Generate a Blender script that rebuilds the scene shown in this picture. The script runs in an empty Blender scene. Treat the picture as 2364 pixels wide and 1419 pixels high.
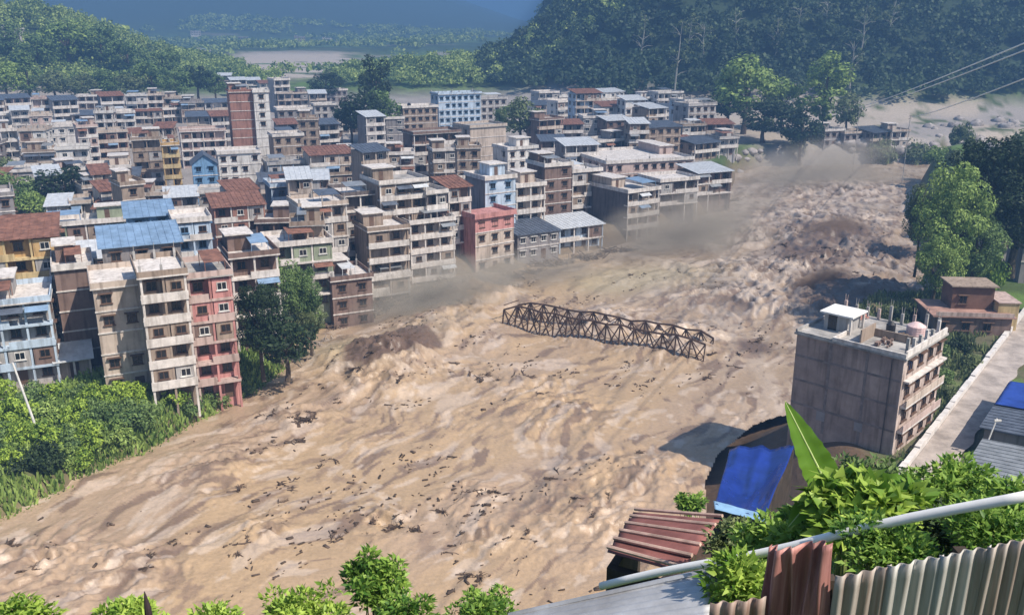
import bpy, math, random
import numpy as np
from mathutils import Vector, Matrix
random.seed(7); rng = np.random.default_rng(11)
S = bpy.context.scene
COL = S.collection
R = math.radians

# ---------------------------------------------------------------- camera, sky, sun, exposure
F, CX, CY, H = 2100.0, 1182.0, 709.5, 52.0
PITCH = R(17.2); CP, SP = math.cos(PITCH), math.sin(PITCH)
cam = bpy.data.cameras.new('camera'); co = bpy.data.objects.new('camera', cam); COL.objects.link(co)
cam.sensor_width = 36; cam.lens = 36*F/2364; cam.clip_start = .1; cam.clip_end = 30000
co.location = (0, 0, H); co.rotation_euler = (R(90)-PITCH, 0, 0); S.camera = co
SUN_AZ, SUN_EL = R(-34), R(50)          # azimuth measured from +x towards +y
W = bpy.data.worlds.new('World'); S.world = W; W.use_nodes = True
nt = W.node_tree; bg = nt.nodes['Background']; sky = nt.nodes.new('ShaderNodeTexSky')
sky.sky_type = 'NISHITA'; sky.sun_disc = False; sky.sun_elevation = SUN_EL; sky.sun_rotation = R(90)-SUN_AZ
nt.links.new(sky.outputs[0], bg.inputs[0]); bg.inputs[1].default_value = .095
sd = bpy.data.lights.new('sun', 'SUN'); so = bpy.data.objects.new('sun', sd); COL.objects.link(so)
sd.energy = 4.9; sd.angle = R(.6); sd.color = (1, .91, .79)
sdir = Vector((math.cos(SUN_EL)*math.cos(SUN_AZ), math.cos(SUN_EL)*math.sin(SUN_AZ), math.sin(SUN_EL)))
so.rotation_euler = sdir.to_track_quat('Z', 'Y').to_euler()
S.view_settings.view_transform = 'Standard'; S.view_settings.look = 'None'
S.view_settings.exposure = .68; S.view_settings.gamma = 1

# ---------------------------------------------------------------- helpers
def ray(px, py):
    v = (py-CY)/F
    return (px-CX)/F, CP-v*SP, -(SP+v*CP)          # x, y, z change per metre of depth
def at(px, py, z):
    a, b, c = ray(px, py); d = (z-H)/c
    return Vector((a*d, b*d, z))
def atd(px, py, d):
    a, b, c = ray(px, py); return Vector((a*d, b*d, H+c*d))
def sm(t):
    t = np.clip(t, 0, 1); return t*t*(3-2*t)
def _h(ix, iy, s):
    n = (ix.astype(np.int64)*374761393 + iy.astype(np.int64)*668265263 + s*2147483647) & 0xffffffff
    n = ((n ^ (n >> 13))*1274126177) & 0xffffffff
    return ((n ^ (n >> 16)) & 0xffff)/65535.0
def vnoise(x, y, s=0):
    ix, iy = np.floor(x), np.floor(y); fx, fy = x-ix, y-iy
    fx = fx*fx*(3-2*fx); fy = fy*fy*(3-2*fy); ix = ix.astype(np.int64); iy = iy.astype(np.int64)
    a, b, c, d = _h(ix, iy, s), _h(ix+1, iy, s), _h(ix, iy+1, s), _h(ix+1, iy+1, s)
    return (a*(1-fx)+b*fx)*(1-fy)+(c*(1-fx)+d*fx)*fy
def fbm(x, y, o=4, s=0):
    r, a, t = 0, 1, 0
    for i in range(o):
        r = r+a*vnoise(x*2**i+i*17.3, y*2**i+i*9.1, s+i); t += a; a *= .5
    return r/t

def tag(o, label=None, cat=None, group=None, kind=None):
    if label: o['label'] = label
    if cat: o['category'] = cat
    if group: o['group'] = group
    if kind: o['kind'] = kind
    return o
def empty(name, loc, rz=0, label=None, cat=None, group=None):
    o = bpy.data.objects.new(name, None); COL.objects.link(o); o.location = loc; o.rotation_euler = (0, 0, rz)
    o.empty_display_size = .2
    return tag(o, label, cat, group)
def np_mesh(name, V, Fc, mat, parent=None, smooth=False, attr=None):
    me = bpy.data.meshes.new(name); V = np.asarray(V, np.float32); Fc = np.asarray(Fc, np.int32)
    k = Fc.shape[1]
    me.vertices.add(len(V)); me.vertices.foreach_set('co', V.ravel())
    me.loops.add(Fc.size); me.loops.foreach_set('vertex_index', Fc.ravel())
    me.polygons.add(len(Fc)); me.polygons.foreach_set('loop_start', np.arange(0, Fc.size, k, dtype=np.int32))
    me.polygons.foreach_set('loop_total', np.full(len(Fc), k, np.int32))
    if smooth: me.polygons.foreach_set('use_smooth', np.ones(len(Fc), bool))
    me.update(calc_edges=True)
    if attr is not None:
        for nm, c in attr.items():
            a = me.color_attributes.new(nm, 'FLOAT_COLOR', 'POINT')
            c4 = np.ones((len(V), 4), np.float32); c4[:, :3] = c; a.data.foreach_set('color', c4.ravel())
    me.materials.append(mat)
    o = bpy.data.objects.new(name, me); COL.objects.link(o)
    if parent: o.parent = parent
    return o
class MB:
    """collects boxes, bars and quads, links them as ONE mesh"""
    def __init__(s): s.v = []; s.f = []
    def box(s, x0, x1, y0, y1, z0, z1):
        n = len(s.v); s.v += [(x0,y0,z0),(x1,y0,z0),(x1,y1,z0),(x0,y1,z0),(x0,y0,z1),(x1,y0,z1),(x1,y1,z1),(x0,y1,z1)]
        for q in ((3,2,1,0),(4,5,6,7),(0,1,5,4),(1,2,6,5),(2,3,7,6),(3,0,4,7)): s.f.append([n+i for i in q])
        return s
    def hexa(s, P):
        n = len(s.v); s.v += [tuple(p) for p in P]
        for q in ((3,2,1,0),(4,5,6,7),(0,1,5,4),(1,2,6,5),(2,3,7,6),(3,0,4,7)): s.f.append([n+i for i in q])
        return s
    def bar(s, a, b, r, r2=None, n=6):
        a, b = Vector(a), Vector(b); d = (b-a)
        if d.length < 1e-6: return s
        r2 = r if r2 is None else r2; d.normalize()
        u = d.orthogonal().normalized(); w = d.cross(u); k = len(s.v)
        for c, rr in ((a, r), (b, r2)):
            for i in range(n):
                t = 2*math.pi*i/n; s.v.append(tuple(c+(u*math.cos(t)+w*math.sin(t))*rr))
        for i in range(n):
            j = (i+1) % n; s.f.append([k+i, k+j, k+n+j, k+n+i])
        s.f.append([k+i for i in range(n)][::-1]); s.f.append([k+n+i for i in range(n)])
        return s
    def tube(s, pts, rad, n=7):
        P = [Vector(p) for p in pts]; k = len(s.v); u = None
        for i, c in enumerate(P):
            d = (P[min(i+1, len(P)-1)]-P[max(i-1, 0)]).normalized()
            u = d.orthogonal() if u is None else u-d*u.dot(d); u.normalize(); w = d.cross(u)
            for j in range(n):
                t = 2*math.pi*j/n; s.v.append(tuple(c+(u*math.cos(t)+w*math.sin(t))*rad[i]))
        for i in range(len(P)-1):
            for j in range(n): a = k+i*n+j; e = k+i*n+(j+1) % n; s.f.append([a, e, e+n, a+n])
        s.f.append([k+j for j in range(n)][::-1]); s.f.append([k+(len(P)-1)*n+j for j in range(n)])
        return s
    def build(s, name, mat, parent=None, smooth=False):
        me = bpy.data.meshes.new(name); me.from_pydata(s.v, [], s.f); me.materials.append(mat)
        if smooth: me.polygons.foreach_set('use_smooth', [True]*len(me.polygons))
        o = bpy.data.objects.new(name, me); COL.objects.link(o)
        if parent: o.parent = parent
        return o

# ---------------------------------------------------------------- materials
_mats = {}
def mat(name, col, rough=.85, var=.25, scale=.6, col2=None, bump=0, metal=0, spec=.3, stain=0):
    if name in _mats: return _mats[name]
    m = bpy.data.materials.new(name); m.use_nodes = True; n = m.node_tree.nodes; l = m.node_tree.links
    b = n['Principled BSDF']; b.inputs['Roughness'].default_value = rough; b.inputs['Metallic'].default_value = metal
    b.inputs['Specular IOR Level'].default_value = spec
    g = n.new('ShaderNodeNewGeometry')
    t = n.new('ShaderNodeTexNoise'); t.inputs['Scale'].default_value = scale; t.inputs['Detail'].default_value = 8
    t.inputs['Roughness'].default_value = .7; l.new(g.outputs['Position'], t.inputs['Vector'])
    r = n.new('ShaderNodeValToRGB'); r.color_ramp.elements[0].position = .35; r.color_ramp.elements[1].position = .68
    c2 = col2 or tuple(c*(1-var*1.6) for c in col); c1 = tuple(min(1, c*(1+var*.35)) for c in col)
    r.color_ramp.elements[0].color = (*c2, 1); r.color_ramp.elements[1].color = (*c1, 1)
    l.new(t.outputs['Fac'], r.inputs['Fac']); out = r.outputs['Color']
    if stain:
        mp = n.new('ShaderNodeMapping'); mp.inputs['Scale'].default_value = (1.6, 1.6, .18)
        l.new(g.outputs['Position'], mp.inputs['Vector'])
        t2 = n.new('ShaderNodeTexNoise'); t2.inputs['Scale'].default_value = 1.1; t2.inputs['Detail'].default_value = 6
        l.new(mp.outputs[0], t2.inputs['Vector'])
        r2 = n.new('ShaderNodeValToRGB'); r2.color_ramp.elements[0].position = .48; r2.color_ramp.elements[1].position = .66
        r2.color_ramp.elements[0].color = (1, 1, 1, 1); r2.color_ramp.elements[1].color = (1-stain, 1-stain*1.05, 1-stain*1.1, 1)
        l.new(t2.outputs['Fac'], r2.inputs['Fac'])
        mx = n.new('ShaderNodeMix'); mx.data_type = 'RGBA'; mx.blend_type = 'MULTIPLY'; mx.inputs[0].default_value = 1
        l.new(out, mx.inputs[6]); l.new(r2.outputs[0], mx.inputs[7]); out = mx.outputs[2]
    l.new(out, b.inputs['Base Color'])
    if bump:
        bp = n.new('ShaderNodeBump'); bp.inputs['Strength'].default_value = bump; bp.inputs['Distance'].default_value = .1
        t3 = n.new('ShaderNodeTexNoise'); t3.inputs['Scale'].default_value = scale*6; t3.inputs['Detail'].default_value = 5
        l.new(g.outputs['Position'], t3.inputs['Vector']); l.new(t3.outputs['Fac'], bp.inputs['Height'])
        l.new(bp.outputs[0], b.inputs['Normal'])
    _mats[name] = m; return m
def leafmat(name, dark, light, scale=.25, rough=.6, trans=.25):
    if name in _mats: return _mats[name]
    m = bpy.data.materials.new(name); m.use_nodes = True; n = m.node_tree.nodes; l = m.node_tree.links
    b = n['Principled BSDF']; b.inputs['Roughness'].default_value = rough; b.inputs['Specular IOR Level'].default_value = .25
    g = n.new('ShaderNodeNewGeometry')
    t = n.new('ShaderNodeTexNoise'); t.inputs['Scale'].default_value = scale; t.inputs['Detail'].default_value = 3
    l.new(g.outputs['Position'], t.inputs['Vector'])
    a = n.new('ShaderNodeMath'); a.operation = 'ADD'; l.new(t.outputs['Fac'], a.inputs[0])
    s = n.new('ShaderNodeMath'); s.operation = 'MULTIPLY_ADD'; s.inputs[1].default_value = .5; s.inputs[2].default_value = -.25
    l.new(g.outputs['Random Per Island'], s.inputs[0]); l.new(s.outputs[0], a.inputs[1])
    r = n.new('ShaderNodeValToRGB'); r.color_ramp.elements[0].position = .25; r.color_ramp.elements[1].position = .75
    r.color_ramp.elements[0].color = (*dark, 1); r.color_ramp.elements[1].color = (*light, 1)
    l.new(a.outputs[0], r.inputs[0]); l.new(r.outputs[0], b.inputs['Base Color'])
    if trans:
        tr = n.new('ShaderNodeBsdfTranslucent'); l.new(r.outputs[0], tr.inputs[0])
        mx = n.new('ShaderNodeMixShader'); mx.inputs[0].default_value = trans
        l.new(b.outputs[0], mx.inputs[1]); l.new(tr.outputs[0], mx.inputs[2])
        l.new(mx.outputs[0], n['Material Output'].inputs['Surface'])
    _mats[name] = m; return m
def attrmat(name, attr, rough, bump, bscale, spec=.3, fine=.2):
    m = bpy.data.materials.new(name); m.use_nodes = True; n = m.node_tree.nodes; l = m.node_tree.links
    b = n['Principled BSDF']; b.inputs['Roughness'].default_value = rough; b.inputs['Specular IOR Level'].default_value = spec
    a = n.new('ShaderNodeVertexColor'); a.layer_name = attr
    g = n.new('ShaderNodeNewGeometry')
    t = n.new('ShaderNodeTexNoise'); t.inputs['Scale'].default_value = bscale; t.inputs['Detail'].default_value = 7; t.inputs['Roughness'].default_value = .65
    l.new(g.outputs['Position'], t.inputs['Vector'])
    r = n.new('ShaderNodeMapRange'); r.inputs[1].default_value = .3; r.inputs[2].default_value = .7
    r.inputs[3].default_value = 1-fine; r.inputs[4].default_value = 1+fine; l.new(t.outputs['Fac'], r.inputs[0])
    mx = n.new('ShaderNodeVectorMath'); mx.operation = 'SCALE'; l.new(a.outputs['Color'], mx.inputs[0]); l.new(r.outputs[0], mx.inputs['Scale'])
    l.new(mx.outputs[0], b.inputs['Base Color'])
    bp = n.new('ShaderNodeBump'); bp.inputs['Strength'].default_value = bump; bp.inputs['Distance'].default_value = .3
    l.new(t.outputs['Fac'], bp.inputs['Height']); l.new(bp.outputs[0], b.inputs['Normal'])
    return m
PAINT = {
 'cream': (.54,.45,.38), 'white': (.70,.67,.64), 'pinkish': (.52,.40,.36), 'grey': (.27,.25,.25), 'dark': (.15,.125,.12),
 'brown': (.22,.15,.125), 'brick': (.33,.17,.13), 'pink': (.56,.27,.25), 'ochre': (.56,.37,.17), 'yellow': (.62,.48,.26),
 'blue': (.20,.36,.56), 'paleblue': (.50,.60,.72), 'navy': (.12,.14,.20), 'green': (.30,.34,.24), 'lightgrey': (.42,.40,.39), 'tan': (.34,.265,.21)}
def wallm(c): return mat('plaster_'+c, PAINT[c], .9, .16, .35, stain=.38)
SLAB = lambda: mat('white_slab', (.70,.65,.61), .85, .2, .8, stain=.3)
GLASS = mat('dark_window_glass', (.018,.02,.024), .25, .3, 2, spec=.5)
FRAME = {'brown': mat('brown_wood_frame', (.14,.085,.06), .6), 'white': mat('white_frame', (.68,.66,.63), .5), 'blue': mat('blue_frame', (.10,.2,.33), .5)}
CONC = mat('roof_concrete', (.42,.40,.38), .95, .35, .5, stain=.0, bump=.2)
STEEL = mat('rusty_steel', (.13,.08,.058), .7, .5, 2)
SHEET = {'grey': mat('grey_sheet_metal', (.33,.35,.37), .45, .25, .8, metal=.3), 'blue': mat('blue_sheet_metal', (.22,.33,.48), .5, .25, .6),
         'rust': mat('rusty_sheet', (.27,.13,.09), .8, .4, .9), 'navy': mat('dark_sheet_metal', (.11,.13,.17), .5, .3, .7), 'pale': mat('pale_sheet_metal', (.60,.62,.64), .4, .2, .9)}
BARK = mat('bark', (.12,.09,.065), .95, .4, 2, bump=.4)
PALEBARK = mat('pale_bark', (.34,.33,.29), .9, .3, 1)

# ---------------------------------------------------------------- terrain
shore_px = [(-900,1500),(-300,1345),(0,1238),(130,1172),(330,1078),(430,1020),(560,950),(645,900),(700,850),(725,790),(775,745),
 (870,715),(950,668),(1060,652),(1185,640),(1300,600),(1440,575),(1530,545),(1650,500),(1705,450),(1712,402),(1765,388),(1900,384),(2100,381),(2230,368),(2500,352),(3200,330),
 (3200,352),(2500,385),(2230,405),(2110,430),(2085,480),(2085,560),(2125,640),(2110,690),(2060,740),(1930,760),(1850,830),(1822,905),(1785,930),(1670,965),(1570,1040),
 (1530,1110),(1530,1170),(1520,1235),(1470,1290),(1420,1350),(1400,1430),(1390,1530),(-900,1640)]
SH = np.array([[*at(px, py, 0).xy] for px, py in shore_px])
def river_d(x, y):
    """signed distance to the shore: > 0 on land, < 0 in the river"""
    best = np.full(x.shape, 1e9); inside = np.zeros(x.shape, bool)
    for i in range(len(SH)):
        ax, ay = SH[i]; bx, by = SH[(i+1) % len(SH)]
        dx, dy = bx-ax, by-ay; t = np.clip(((x-ax)*dx+(y-ay)*dy)/(dx*dx+dy*dy), 0, 1)
        best = np.minimum(best, np.hypot(x-ax-t*dx, y-ay-t*dy))
        c = (ay > y) != (by > y)
        with np.errstate(divide='ignore', invalid='ignore'):
            xi = (bx-ax)*(y-ay)/(by-ay+1e-12)+ax
        inside ^= c & (x < xi)
    return np.where(inside, -best, best)
def ground(x, y):
    x = np.asarray(x, float); y = np.asarray(y, float)
    z = 4+10*sm((y-190)/380)
    rb = sm((x-22)/16)*(1-sm((y-190)/120)); z = z*(1-rb)+8*rb
    z = z+9*sm((x-92)/70)*sm((y-100)/60)*(1-sm((y-300)/60))                       # right bank spur under the dark trees
    z = z+47*np.exp(-np.clip((x+340)/85, 0, 9)**2-((y-650)/130)**2)*(.85+.3*fbm(x/60, y/60, 3, 3))   # wooded hill on the left
    z = z+16*np.exp(-((x-10)/130)**2-((y-620)/60)**2)                              # low spur in the middle
    big = sm((x+15-.02*(y-600)+22*(fbm(x/60, y/60, 2, 21)-.5))/130)*sm((y-425+14*fbm(x/50, y/50, 2, 5))/330)
    z = z+(170+.12*np.clip(x-150, 0, 600))*big*(.88+.24*fbm(x/90, y/90, 4, 8))*(1-.9*sm((y-1500)/900))
    side = sm((x-285)/180)*sm((y-250)/150)*(1-sm((y-1300)/600)); z = z+290*side  # unseen ridge off to the right, raised to shade the hillside
    z = z+22*sm((y-800)/500)*(fbm(x/260, y/260, 4, 9))
    m1 = sm((y-1500-.1*x)/1700)*(1-sm((y-4600)/1500))*sm((330-x)/1100); z = z+250*m1*(.7+.6*fbm(x/600, y/600, 5, 12))
    m2 = sm((y-5200)/2500); z = z+430*m2*(.7+.6*fbm(x/1500, y/1500, 4, 15))
    d = river_d(x, y)
    w = 9+13*sm((x-12)/6)*(1-sm((x-50)/8))*sm((y-74)/8)*(1-sm((y-125)/12))
    k = sm((d+1.5)/w)
    z = -3+(z+3)*k
    # hillside under the camera
    s = .80-.25*sm((x-7)/10); hz = 50.0-s*np.clip(y, -20, 400); hz = hz+.5*(fbm(x/2.5, y/2.5, 3, 30)-.5)*np.clip(y/6-.4, 0, 1)
    hz = hz-.035*np.clip(y-46, 0, 99)**2
    hz = hz-60*sm((-d+2)/8)*sm((y-48)/12)
    z = np.maximum(z, hz)
    z = z+np.where(d > 3, .6*(fbm(x/9, y/9, 3, 33)-.5), 0)*(y > 70)
    return z
def gz(x, y): return float(ground(np.array([x]), np.array([y]))[0])
_ds = np.concatenate([np.arange(4, 60, .25), np.arange(60, 700, .4), np.arange(700, 6000, 8)])
def hit(px, py, h=0, dmin=0):
    """where the sight line meets the terrain raised by h; returns a point on the ground"""
    ds = _ds[_ds >= dmin]; a, b, c = ray(px, py); x, y, z = a*ds, b*ds, H+c*ds
    g = ground(x, y)+h; i = int(np.argmax(z <= g))
    if not (z <= g).any(): i = len(ds)-1
    return Vector((x[i], y[i], g[i]-h))
def pix(p):
    dep = p[1]*CP+(H-p[2])*SP
    return CX+F*p[0]/dep, CY+F*((H-p[2])*CP-p[1]*SP)/dep

NA, NR = 520, 560
ang = np.radians(np.linspace(-62, 62, NA)); rr = np.concatenate([np.linspace(0.5, 20, 50, endpoint=False), np.geomspace(20, 9500, NR-50)])
A, RR = np.meshgrid(ang, rr); TX = (RR*np.sin(A)).ravel(); TY = (RR*np.cos(A)).ravel()-3
TZ = ground(TX, TY)
n1 = fbm(TX/7, TY/7, 5, 40); n2 = fbm(TX/35, TY/35, 4, 50); n3 = fbm(TX/2, TY/2, 3, 60)
grass = np.array([.055,.085,.022]); lush = np.array([.10,.17,.035]); soil = np.array([.23,.16,.11]); grey = np.array([.30,.27,.25]); pale = np.array([.50,.43,.36]); wood = np.array([.03,.05,.022])
def mixc(a, b, t): return a*(1-t[:, None])+b*t[:, None]
c = mixc(np.tile(grass, (len(TX), 1)), lush, sm((n1-.4)/.3))
dR = river_d(TX, TY)
town = (1-sm((TY-500)/60))*sm((TY-100)/20)*(1-sm((TX-20-.5*(TY-200))/20)); c = mixc(c, grey*(.7+.6*n1[:, None]), town*sm((dR-9)/6))
bank = (1-sm((np.abs(dR)-2-7*(TY > 135)*(TX < 60))/5)); c = mixc(c, soil*.75, bank*.9)
farbank = sm((TX-85)/20)*sm((TY-300)/20)*(1-sm((TY-440)/25)); c = mixc(c, mixc(np.tile(grey*1.05, (len(TX), 1)), pale*.8, sm((n2-.45)/.15)), farbank*sm((n1-.25)/.2))
field = np.exp(-((TX+.23*TY)/(.055*TY+10))**4-((TY-900)/240)**4); c = mixc(c, pale*.9, np.clip(field*2.2*(.4+n1)*sm((fbm(TX/60, TY/25, 3, 71)-.3)/.15), 0, 1))
spots = sm((vnoise(TX/42, TY/60, 77)-.78)/.08)*(TY > 750)*(TY < 1700); c = mixc(c, pale*.8, spots*.6)
wd = (TY > 450)*sm((TZ-19)/8)*(1-sm((TY-1200)/300)); c = mixc(c, wood, wd)
c = mixc(c, np.array([.035,.055,.03]), sm((TY-1400)/500))
yard = sm((TX-28)/4)*(TX < 80)*(TY > 60)*(TY < 175); c = mixc(c, np.array([.14,.115,.08]), yard*.7*sm((n3-.25)/.3)); spur = sm((TX-9)/4)*(TY > 38)*(TY < 122)*(1-sm((TX-37)/3)); c = mixc(c, np.array([.115,.075,.05]), spur)
idx = np.arange(NA*NR).reshape(NR, NA)
FQ = np.stack([idx[:-1,:-1], idx[:-1,1:], idx[1:,1:], idx[1:,:-1]], -1).reshape(-1, 4)[:, ::-1]
terrain = np_mesh('terrain', np.stack([TX, TY, TZ], 1), FQ, attrmat('ground', 'tint', .95, .5, 1.2), None, True, {'tint': c})
tag(terrain, kind='structure')

# ---------------------------------------------------------------- river
ra = np.radians(np.linspace(-50, 50, 900)); rd = np.geomspace(58, 560, 820)
A, RR = np.meshgrid(ra, rd); X = (RR*np.sin(A)).ravel(); Y = (RR*np.cos(A)).ravel()
fa = R(57); U = X*math.cos(fa)+Y*math.sin(fa); V = -X*math.sin(fa)+Y*math.cos(fa)
wx = (fbm(X/14, Y/14, 3, 101)-.5)*9; wy = (fbm(X/14, Y/14, 3, 102)-.5)*9
def blob(px, py, r, rx=1.0):
    p = at(px, py, 0); return np.exp(-(((X-p.x)/(r*rx))**2+((Y-p.y)/r)**2))
rap = np.zeros_like(X)
for px, py, r in ((1930,520,26),(2000,600,22),(1850,640,18),(1780,560,18),(1960,450,26),(1750,700,14),(1880,700,14),(2040,690,12),(1700,640,12),(1550,790,9),(1400,760,9)):
    rap = np.maximum(rap, blob(px, py, r))
for px, py, r in ((1000,770,9),(1080,710,8),(890,850,8),(850,910,6),(1110,870,5),(960,700,7),(780,870,6)): rap = np.maximum(rap, .42*blob(px, py, r))
rap2 = np.zeros_like(X)
for px, py, r in ((900,860,9),(880,900,6),(690,970,6),(1240,900,5),(1380,1180,7),(1450,1110,7),(1150,1250,4),(1090,1150,4),(880,1210,4),(600,1240,4),(300,1320,6),(100,1300,6),(500,1090,6),(1300,960,8)):
    rap2 = np.maximum(rap2, blob(px, py, r))
q1 = fbm((U+wx)/9, (V+wy)/3.6, 5, 110); q2 = fbm((U+wx)/3.2, (V+wy)/1.4, 4, 120); q3 = fbm((X+wx)/6, (Y+wy)/5, 4, 130)
rid = 1-np.abs(2*q3-1); rid2 = 1-np.abs(2*fbm((X+wx*1.4)/3.2, (Y+wy*1.4)/2.6, 4, 140)-1)
Z = .42*(q1-.5)+.16*(q2-.5)+rap*(3.6*(rid-.62)+2.4*(rid2-.6))+rap2*(1.7*(rid2-.6))
big = np.zeros_like(X)
for px, py, r, h in ((885,850,7,1.5),(945,835,7,1.4),(1060,700,6,2.0),(1110,660,6,2.4),(1000,790,7,1.6),(1030,760,9,1.6),(1100,730,8,1.8),(1150,700,6,2.2),(830,830,8,1.0),(1160,790,6,.9),(1930,560,14,2.2),(1990,700,9,2.2),(1560,690,9,.9)):
    b_ = blob(px, py, r); big += h*b_*(.5+.9*fbm(X/2.5, Y/2.5, 4, 150))
Z += big
q4 = fbm((X+wx*.5)/1.5, (Y+wy*.5)/1.1, 3, 190); q5 = fbm((U+wx*.6)/2.6, (V+wy*.6)/1.2, 3, 191)
Z += (.26*(1-np.abs(2*q4-1))+.30*(1-np.abs(2*q5-1)))*(.18+.75*sm((fbm(X/16, Y/11, 3, 192)-.47)/.12)+1.2*rap+1.0*rap2)
Z = Z+.012*np.clip(Y-200, 0, 400)*0+.25
mud = np.array([.40,.28,.168]); mud2 = np.array([.37,.265,.18]); greymud = np.array([.30,.225,.16]); dk = np.array([.10,.068,.05]); foam = np.array([.60,.50,.42]); olive = np.array([.40,.34,.20])
c = mixc(np.tile(mud, (len(X), 1)), mud2, sm((fbm(U/40, V/13, 4, 160)-.42)/.25))
rightside = sm((X-8+.2*(Y-150))/40); c = mixc(c, mixc(np.tile(greymud, (len(X), 1)), np.array([.43,.355,.29]), sm((q1-.4)/.25)), rightside*.75)
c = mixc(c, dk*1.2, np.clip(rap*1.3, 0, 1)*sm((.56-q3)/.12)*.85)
c = mixc(c, foam, rap*sm((rid2-.80)/.12)*.7)
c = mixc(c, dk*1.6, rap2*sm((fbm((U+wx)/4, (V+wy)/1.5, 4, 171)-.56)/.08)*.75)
st = sm((fbm((U+wx)/5.5, (V+wy)/1.3, 5, 170)-.63)/.05); c = mixc(c, dk*1.7, st*.8); c = mixc(c, dk*2.0, sm((.40-q5)/.08)*.6*sm((fbm(U/9, V/6, 3, 195)-.42)/.15)); c = mixc(c, foam, sm((q5-.70)/.07)*.4)  # second mix darkens wave troughs, shade put into the water colour
fl = sm((fbm((U+wx)/6, (V+wy)/2, 4, 180)-.62)/.06); c = mixc(c, foam, fl*.35)
dd = np.clip(1.9*blob(880,848,4.6)*(.5+q2)+1.9*blob(920,818,4.8)*(.5+q2)+1.5*blob(962,826,3)-.9*blob(945,875,3.5), 0, 1); DD = dd
for px, py, r in ((1910,560,12),(1870,610,8),(1990,690,10),(1930,720,8),(1740,810,3.2),(1850,590,6),(2060,600,7)):
    c = mixc(c, np.array([.13,.088,.066]), np.clip(blob(px, py, r)*1.6*sm((q3-.25)/.25), 0, 1)*.92)
c = mixc(c, olive, np.clip(blob(1500,640,11,1.3)+blob(800,830,7)+blob(1400,660,8), 0, 1)*.5)
c = mixc(c, np.array([.12,.075,.052]), sm((DD-.22)/.3)*.92)
idx = np.arange(len(X)).reshape(820, 900)
FQ = np.stack([idx[:-1,:-1], idx[:-1,1:], idx[1:,1:], idx[1:,:-1]], -1).reshape(-1, 4)[:, ::-1]
dv = river_d(X, Y); keep = (dv < 5)[FQ].all(1); used = np.unique(FQ[keep]); remap = np.full(len(X), -1); remap[used] = np.arange(len(used))
river = np_mesh('river', np.stack([X, Y, Z], 1)[used], remap[FQ[keep]], attrmat('muddy_water', 'tint', .34, .38, 2.2, .45, .13), None, True, {'tint': c[used]})
tag(river, kind='structure')

# ---------------------------------------------------------------- leaves and trees
def leafquads(C, N, size, aspect=.55, bend=.0):
    """two-triangle leaves (folded quads) at centres C with normals N"""
    n = len(C); N = N/np.linalg.norm(N, axis=1, keepdims=True)
    r = rng.normal(size=(n, 3)); T = np.cross(N, r); T /= np.linalg.norm(T, axis=1, keepdims=True)+1e-9; B = np.cross(N, T)
    s = (size*(.6+.8*rng.random(n)))[:, None]
    V = np.stack([C-T*s*.5, C-B*s*aspect*.5+N*s*bend, C+T*s*.5, C+B*s*aspect*.5+N*s*bend], 1).reshape(-1, 3)
    return V, np.arange(4*n).reshape(-1, 4)
def crown_pts(n, rx, ry, rz, clumps, cr, seed=None, shape='round', hollow=.55):
    """leaf centres and normals in clumps spread through an ellipsoid centred on the origin"""
    u = rng.normal(size=(clumps, 3)); u /= np.linalg.norm(u, axis=1, keepdims=True)
    rad = (hollow+(1-hollow)*rng.random(clumps))[:, None]
    cc = u*rad
    if shape == 'cone':
        zz = rng.random(clumps)*2-1; w = (1-zz)*.5+.12; th = rng.random(clumps)*6.283; cc = np.stack([np.cos(th)*w, np.sin(th)*w, zz], 1)
    if shape == 'bush': cc[:, 2] = np.abs(cc[:, 2])*1.0-.25
    k = rng.integers(0, clumps, n); v = rng.normal(size=(n, 3)); v /= np.linalg.norm(v, axis=1, keepdims=True)
    q = v*(.75+.35*rng.random(n))[:, None]*(cr*(.6+.7*rng.random(clumps)))[k][:, None]
    q[:, 2] *= .75
    P = cc[k]*np.array([rx, ry, rz])+q
    N = v+.9*rng.normal(size=(n, 3))*.6+np.array([0, 0, .5])
    return P, N, cc*np.array([rx, ry, rz])
protos = {}
def crown_proto(key, n, rx, ry, rz, clumps, cr, leaf, material, shape='round', trunk=None):
    P, N, cc = crown_pts(n, rx, ry, rz, clumps, cr, shape=shape)
    V, Fc = leafquads(P, N, leaf)
    me = np_mesh('crown', V, Fc, material); m = me.data; bpy.data.objects.remove(me)
    tm = None
    if trunk:
        hb, r = trunk; b = MB()
        b.tube([(0,0,-hb-rz), (r*.6,0,-hb*.5-rz), (0,r*.5,-rz*.5), (0,0,rz*.3)], [r*1.3, r, r*.75, r*.3])
        for i in rng.choice(len(cc), min(7, len(cc)), False):
            e = cc[i]; b.tube([(0,0,-rz*.75), tuple(e*.5+np.array([0,0,-rz*.2])), tuple(e)], [r*.5, r*.3, r*.1], 5)
        t = b.build('trunk', BARK); tm = t.data; bpy.data.objects.remove(t)
    protos[key] = (m, tm, rz, trunk[0] if trunk else 0, rx)
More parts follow.
